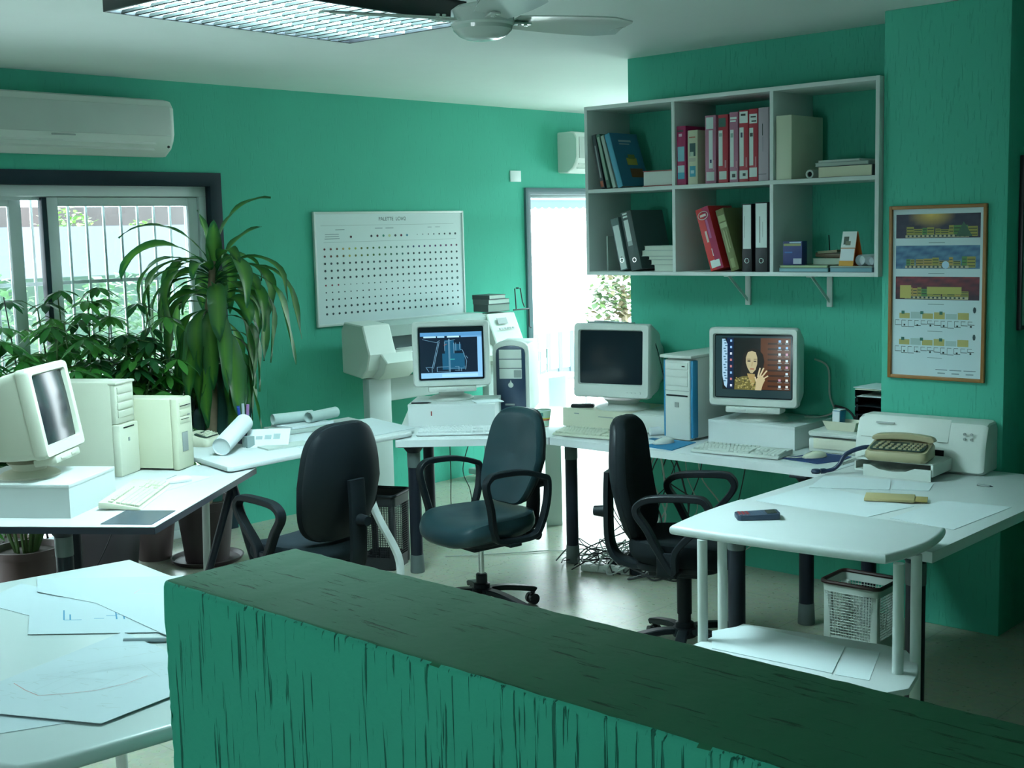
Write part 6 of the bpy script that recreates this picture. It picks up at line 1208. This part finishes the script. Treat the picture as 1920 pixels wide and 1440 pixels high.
for k in range(8): az = 150 + rr.uniform(-60, 60); strap_leaf(m, (.0, 0, .90 + .25*rr.random()), az, 0, rr.uniform(.35, .5), .08, 8., rr, cen=(.05, .10, .08), edge=(.02, .05, .06))
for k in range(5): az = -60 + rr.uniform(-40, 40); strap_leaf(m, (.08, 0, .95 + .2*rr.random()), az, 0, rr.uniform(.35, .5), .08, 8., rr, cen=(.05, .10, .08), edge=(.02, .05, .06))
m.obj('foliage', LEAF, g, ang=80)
def umbrella_plant(name, label, loc, stems, potargs, seed, h_rng, cols, spread, rad=.125, group=None):
    g = thing(name, label, 'plant', loc, 0, group); pot(g, *potargs); rr = random.Random(seed); ms = MB(); mf = MB(); zp = potargs[1]*.9
    for s in range(stems):
        a = rr.uniform(0, 2*pi); q = rr.uniform(.1, 1)*spread; H_ = rr.uniform(*h_rng); tip = Vector((q*cos(a), q*sin(a)*.8, H_)); base = Vector((.05*cos(a), .05*sin(a), zp)); mid = (base + tip)/2 + Vector((.04*cos(a), .04*sin(a), .06))
        path = spline([base, mid, tip], 5); ms.tube(path, [.008, .006, .004], seg=6)
        nn = 14
        for j in range(nn):
            t = .30 + .70*j/(nn-1); p = path[min(len(path)-1, int(t*(len(path)-1)))]; b_a = j*2.4 + s; ln = rr.uniform(.07, .16); c = p + Vector((cos(b_a)*ln, sin(b_a)*ln, rr.uniform(.0, .06)))
            ms.tube([p, (p+c)/2 + Vector((0, 0, .02)), c], .0022, seg=4); nl = rr.choice((6, 7, 8)); col = rr.choice(cols)
            for l in range(nl):
                la = 2*pi*l/nl + b_a; d = Vector((cos(la), sin(la), rr.uniform(-.55, -.1))).normalized(); sd = d.cross(Vector((0, 0, 1))).normalized(); L_ = rad*rr.uniform(.75, 1.1); w = L_*.19; k = rr.uniform(.7, 1.3); cc_ = tuple(v*k for v in col); up = Vector((0, 0, 1))
                rows = []
                for i, (tt, ww_) in enumerate(((.05, .12), (.3, .75), (.55, 1.), (.8, .75), (1., .05))): pc_ = c + d*L_*tt - up*L_*.22*tt*tt; rows.append([pc_ - sd*w*ww_ + up*w*.25*ww_, pc_, pc_ + sd*w*ww_ + up*w*.25*ww_])
                mf.grid(rows, lambda i, j: cc_)
    ms.obj('stems', mat('green_stem', (.07, .14, .04), .6), g); mf.obj('foliage', LEAF, g, ang=80); return g
UC = [(.03, .17, .03), (.05, .24, .04), (.02, .12, .035), (.08, .30, .05)]
umbrella_plant('umbrella_plant', 'bushy umbrella plant in a tall grey pot in front of the window bars', (3.52, 6.42, 0), 15, (.235, .44, greypot, False, .80), 5, (.95, 1.55), UC, .42)
umbrella_plant('umbrella_plant', 'dense umbrella plant behind the left monitor', (2.98, 6.20, 0), 17, (.16, .30, mat('brown_pot_b', (.12, .08, .08), .7), True), 6, (.95, 1.38), UC, .45)
umbrella_plant('umbrella_plant', 'low umbrella plant filling the gap behind the small beige tower', (3.90, 6.50, 0), 9, (.13, .28, MATS['brown_pot_b'], True), 9, (.90, 1.30), UC, .28)
umbrella_plant('umbrella_plant', 'umbrella plant reaching in at the left edge of the view', (2.55, 6.0, 0), 13, (.16, .30, terracotta, True), 10, (1.0, 1.44), UC, .38)
# terracotta pot seen under the desk at the left edge, with thin stems
g = thing('terracotta_pot', 'round terracotta pot with thin trailing stems at the left edge under the desk', 'plant pot', (3.02, 6.62, 0)); pot(g, .155, .27, terracotta)
m = MB(); rr = random.Random(2)
for k in range(9): a = rr.uniform(0, 6.28); m.tube([(.03*cos(a), .03*sin(a), .24), (.08*cos(a), .08*sin(a), .38), (.17*cos(a), .17*sin(a), .30), (.18*cos(a), .18*sin(a), .08)], .003, seg=5, sm=5)
m.obj('stems', cable_w, g)
g = thing('plant_cane', 'thin dark cane sticking out of the plants at the left of the window', 'cane', (2.98, 6.2, .3)); m = MB(); m.cyl((.12, 0, .02), (.0, .05, 1.28), .006, .003, seg=8); m.obj('cane', blackm, g)
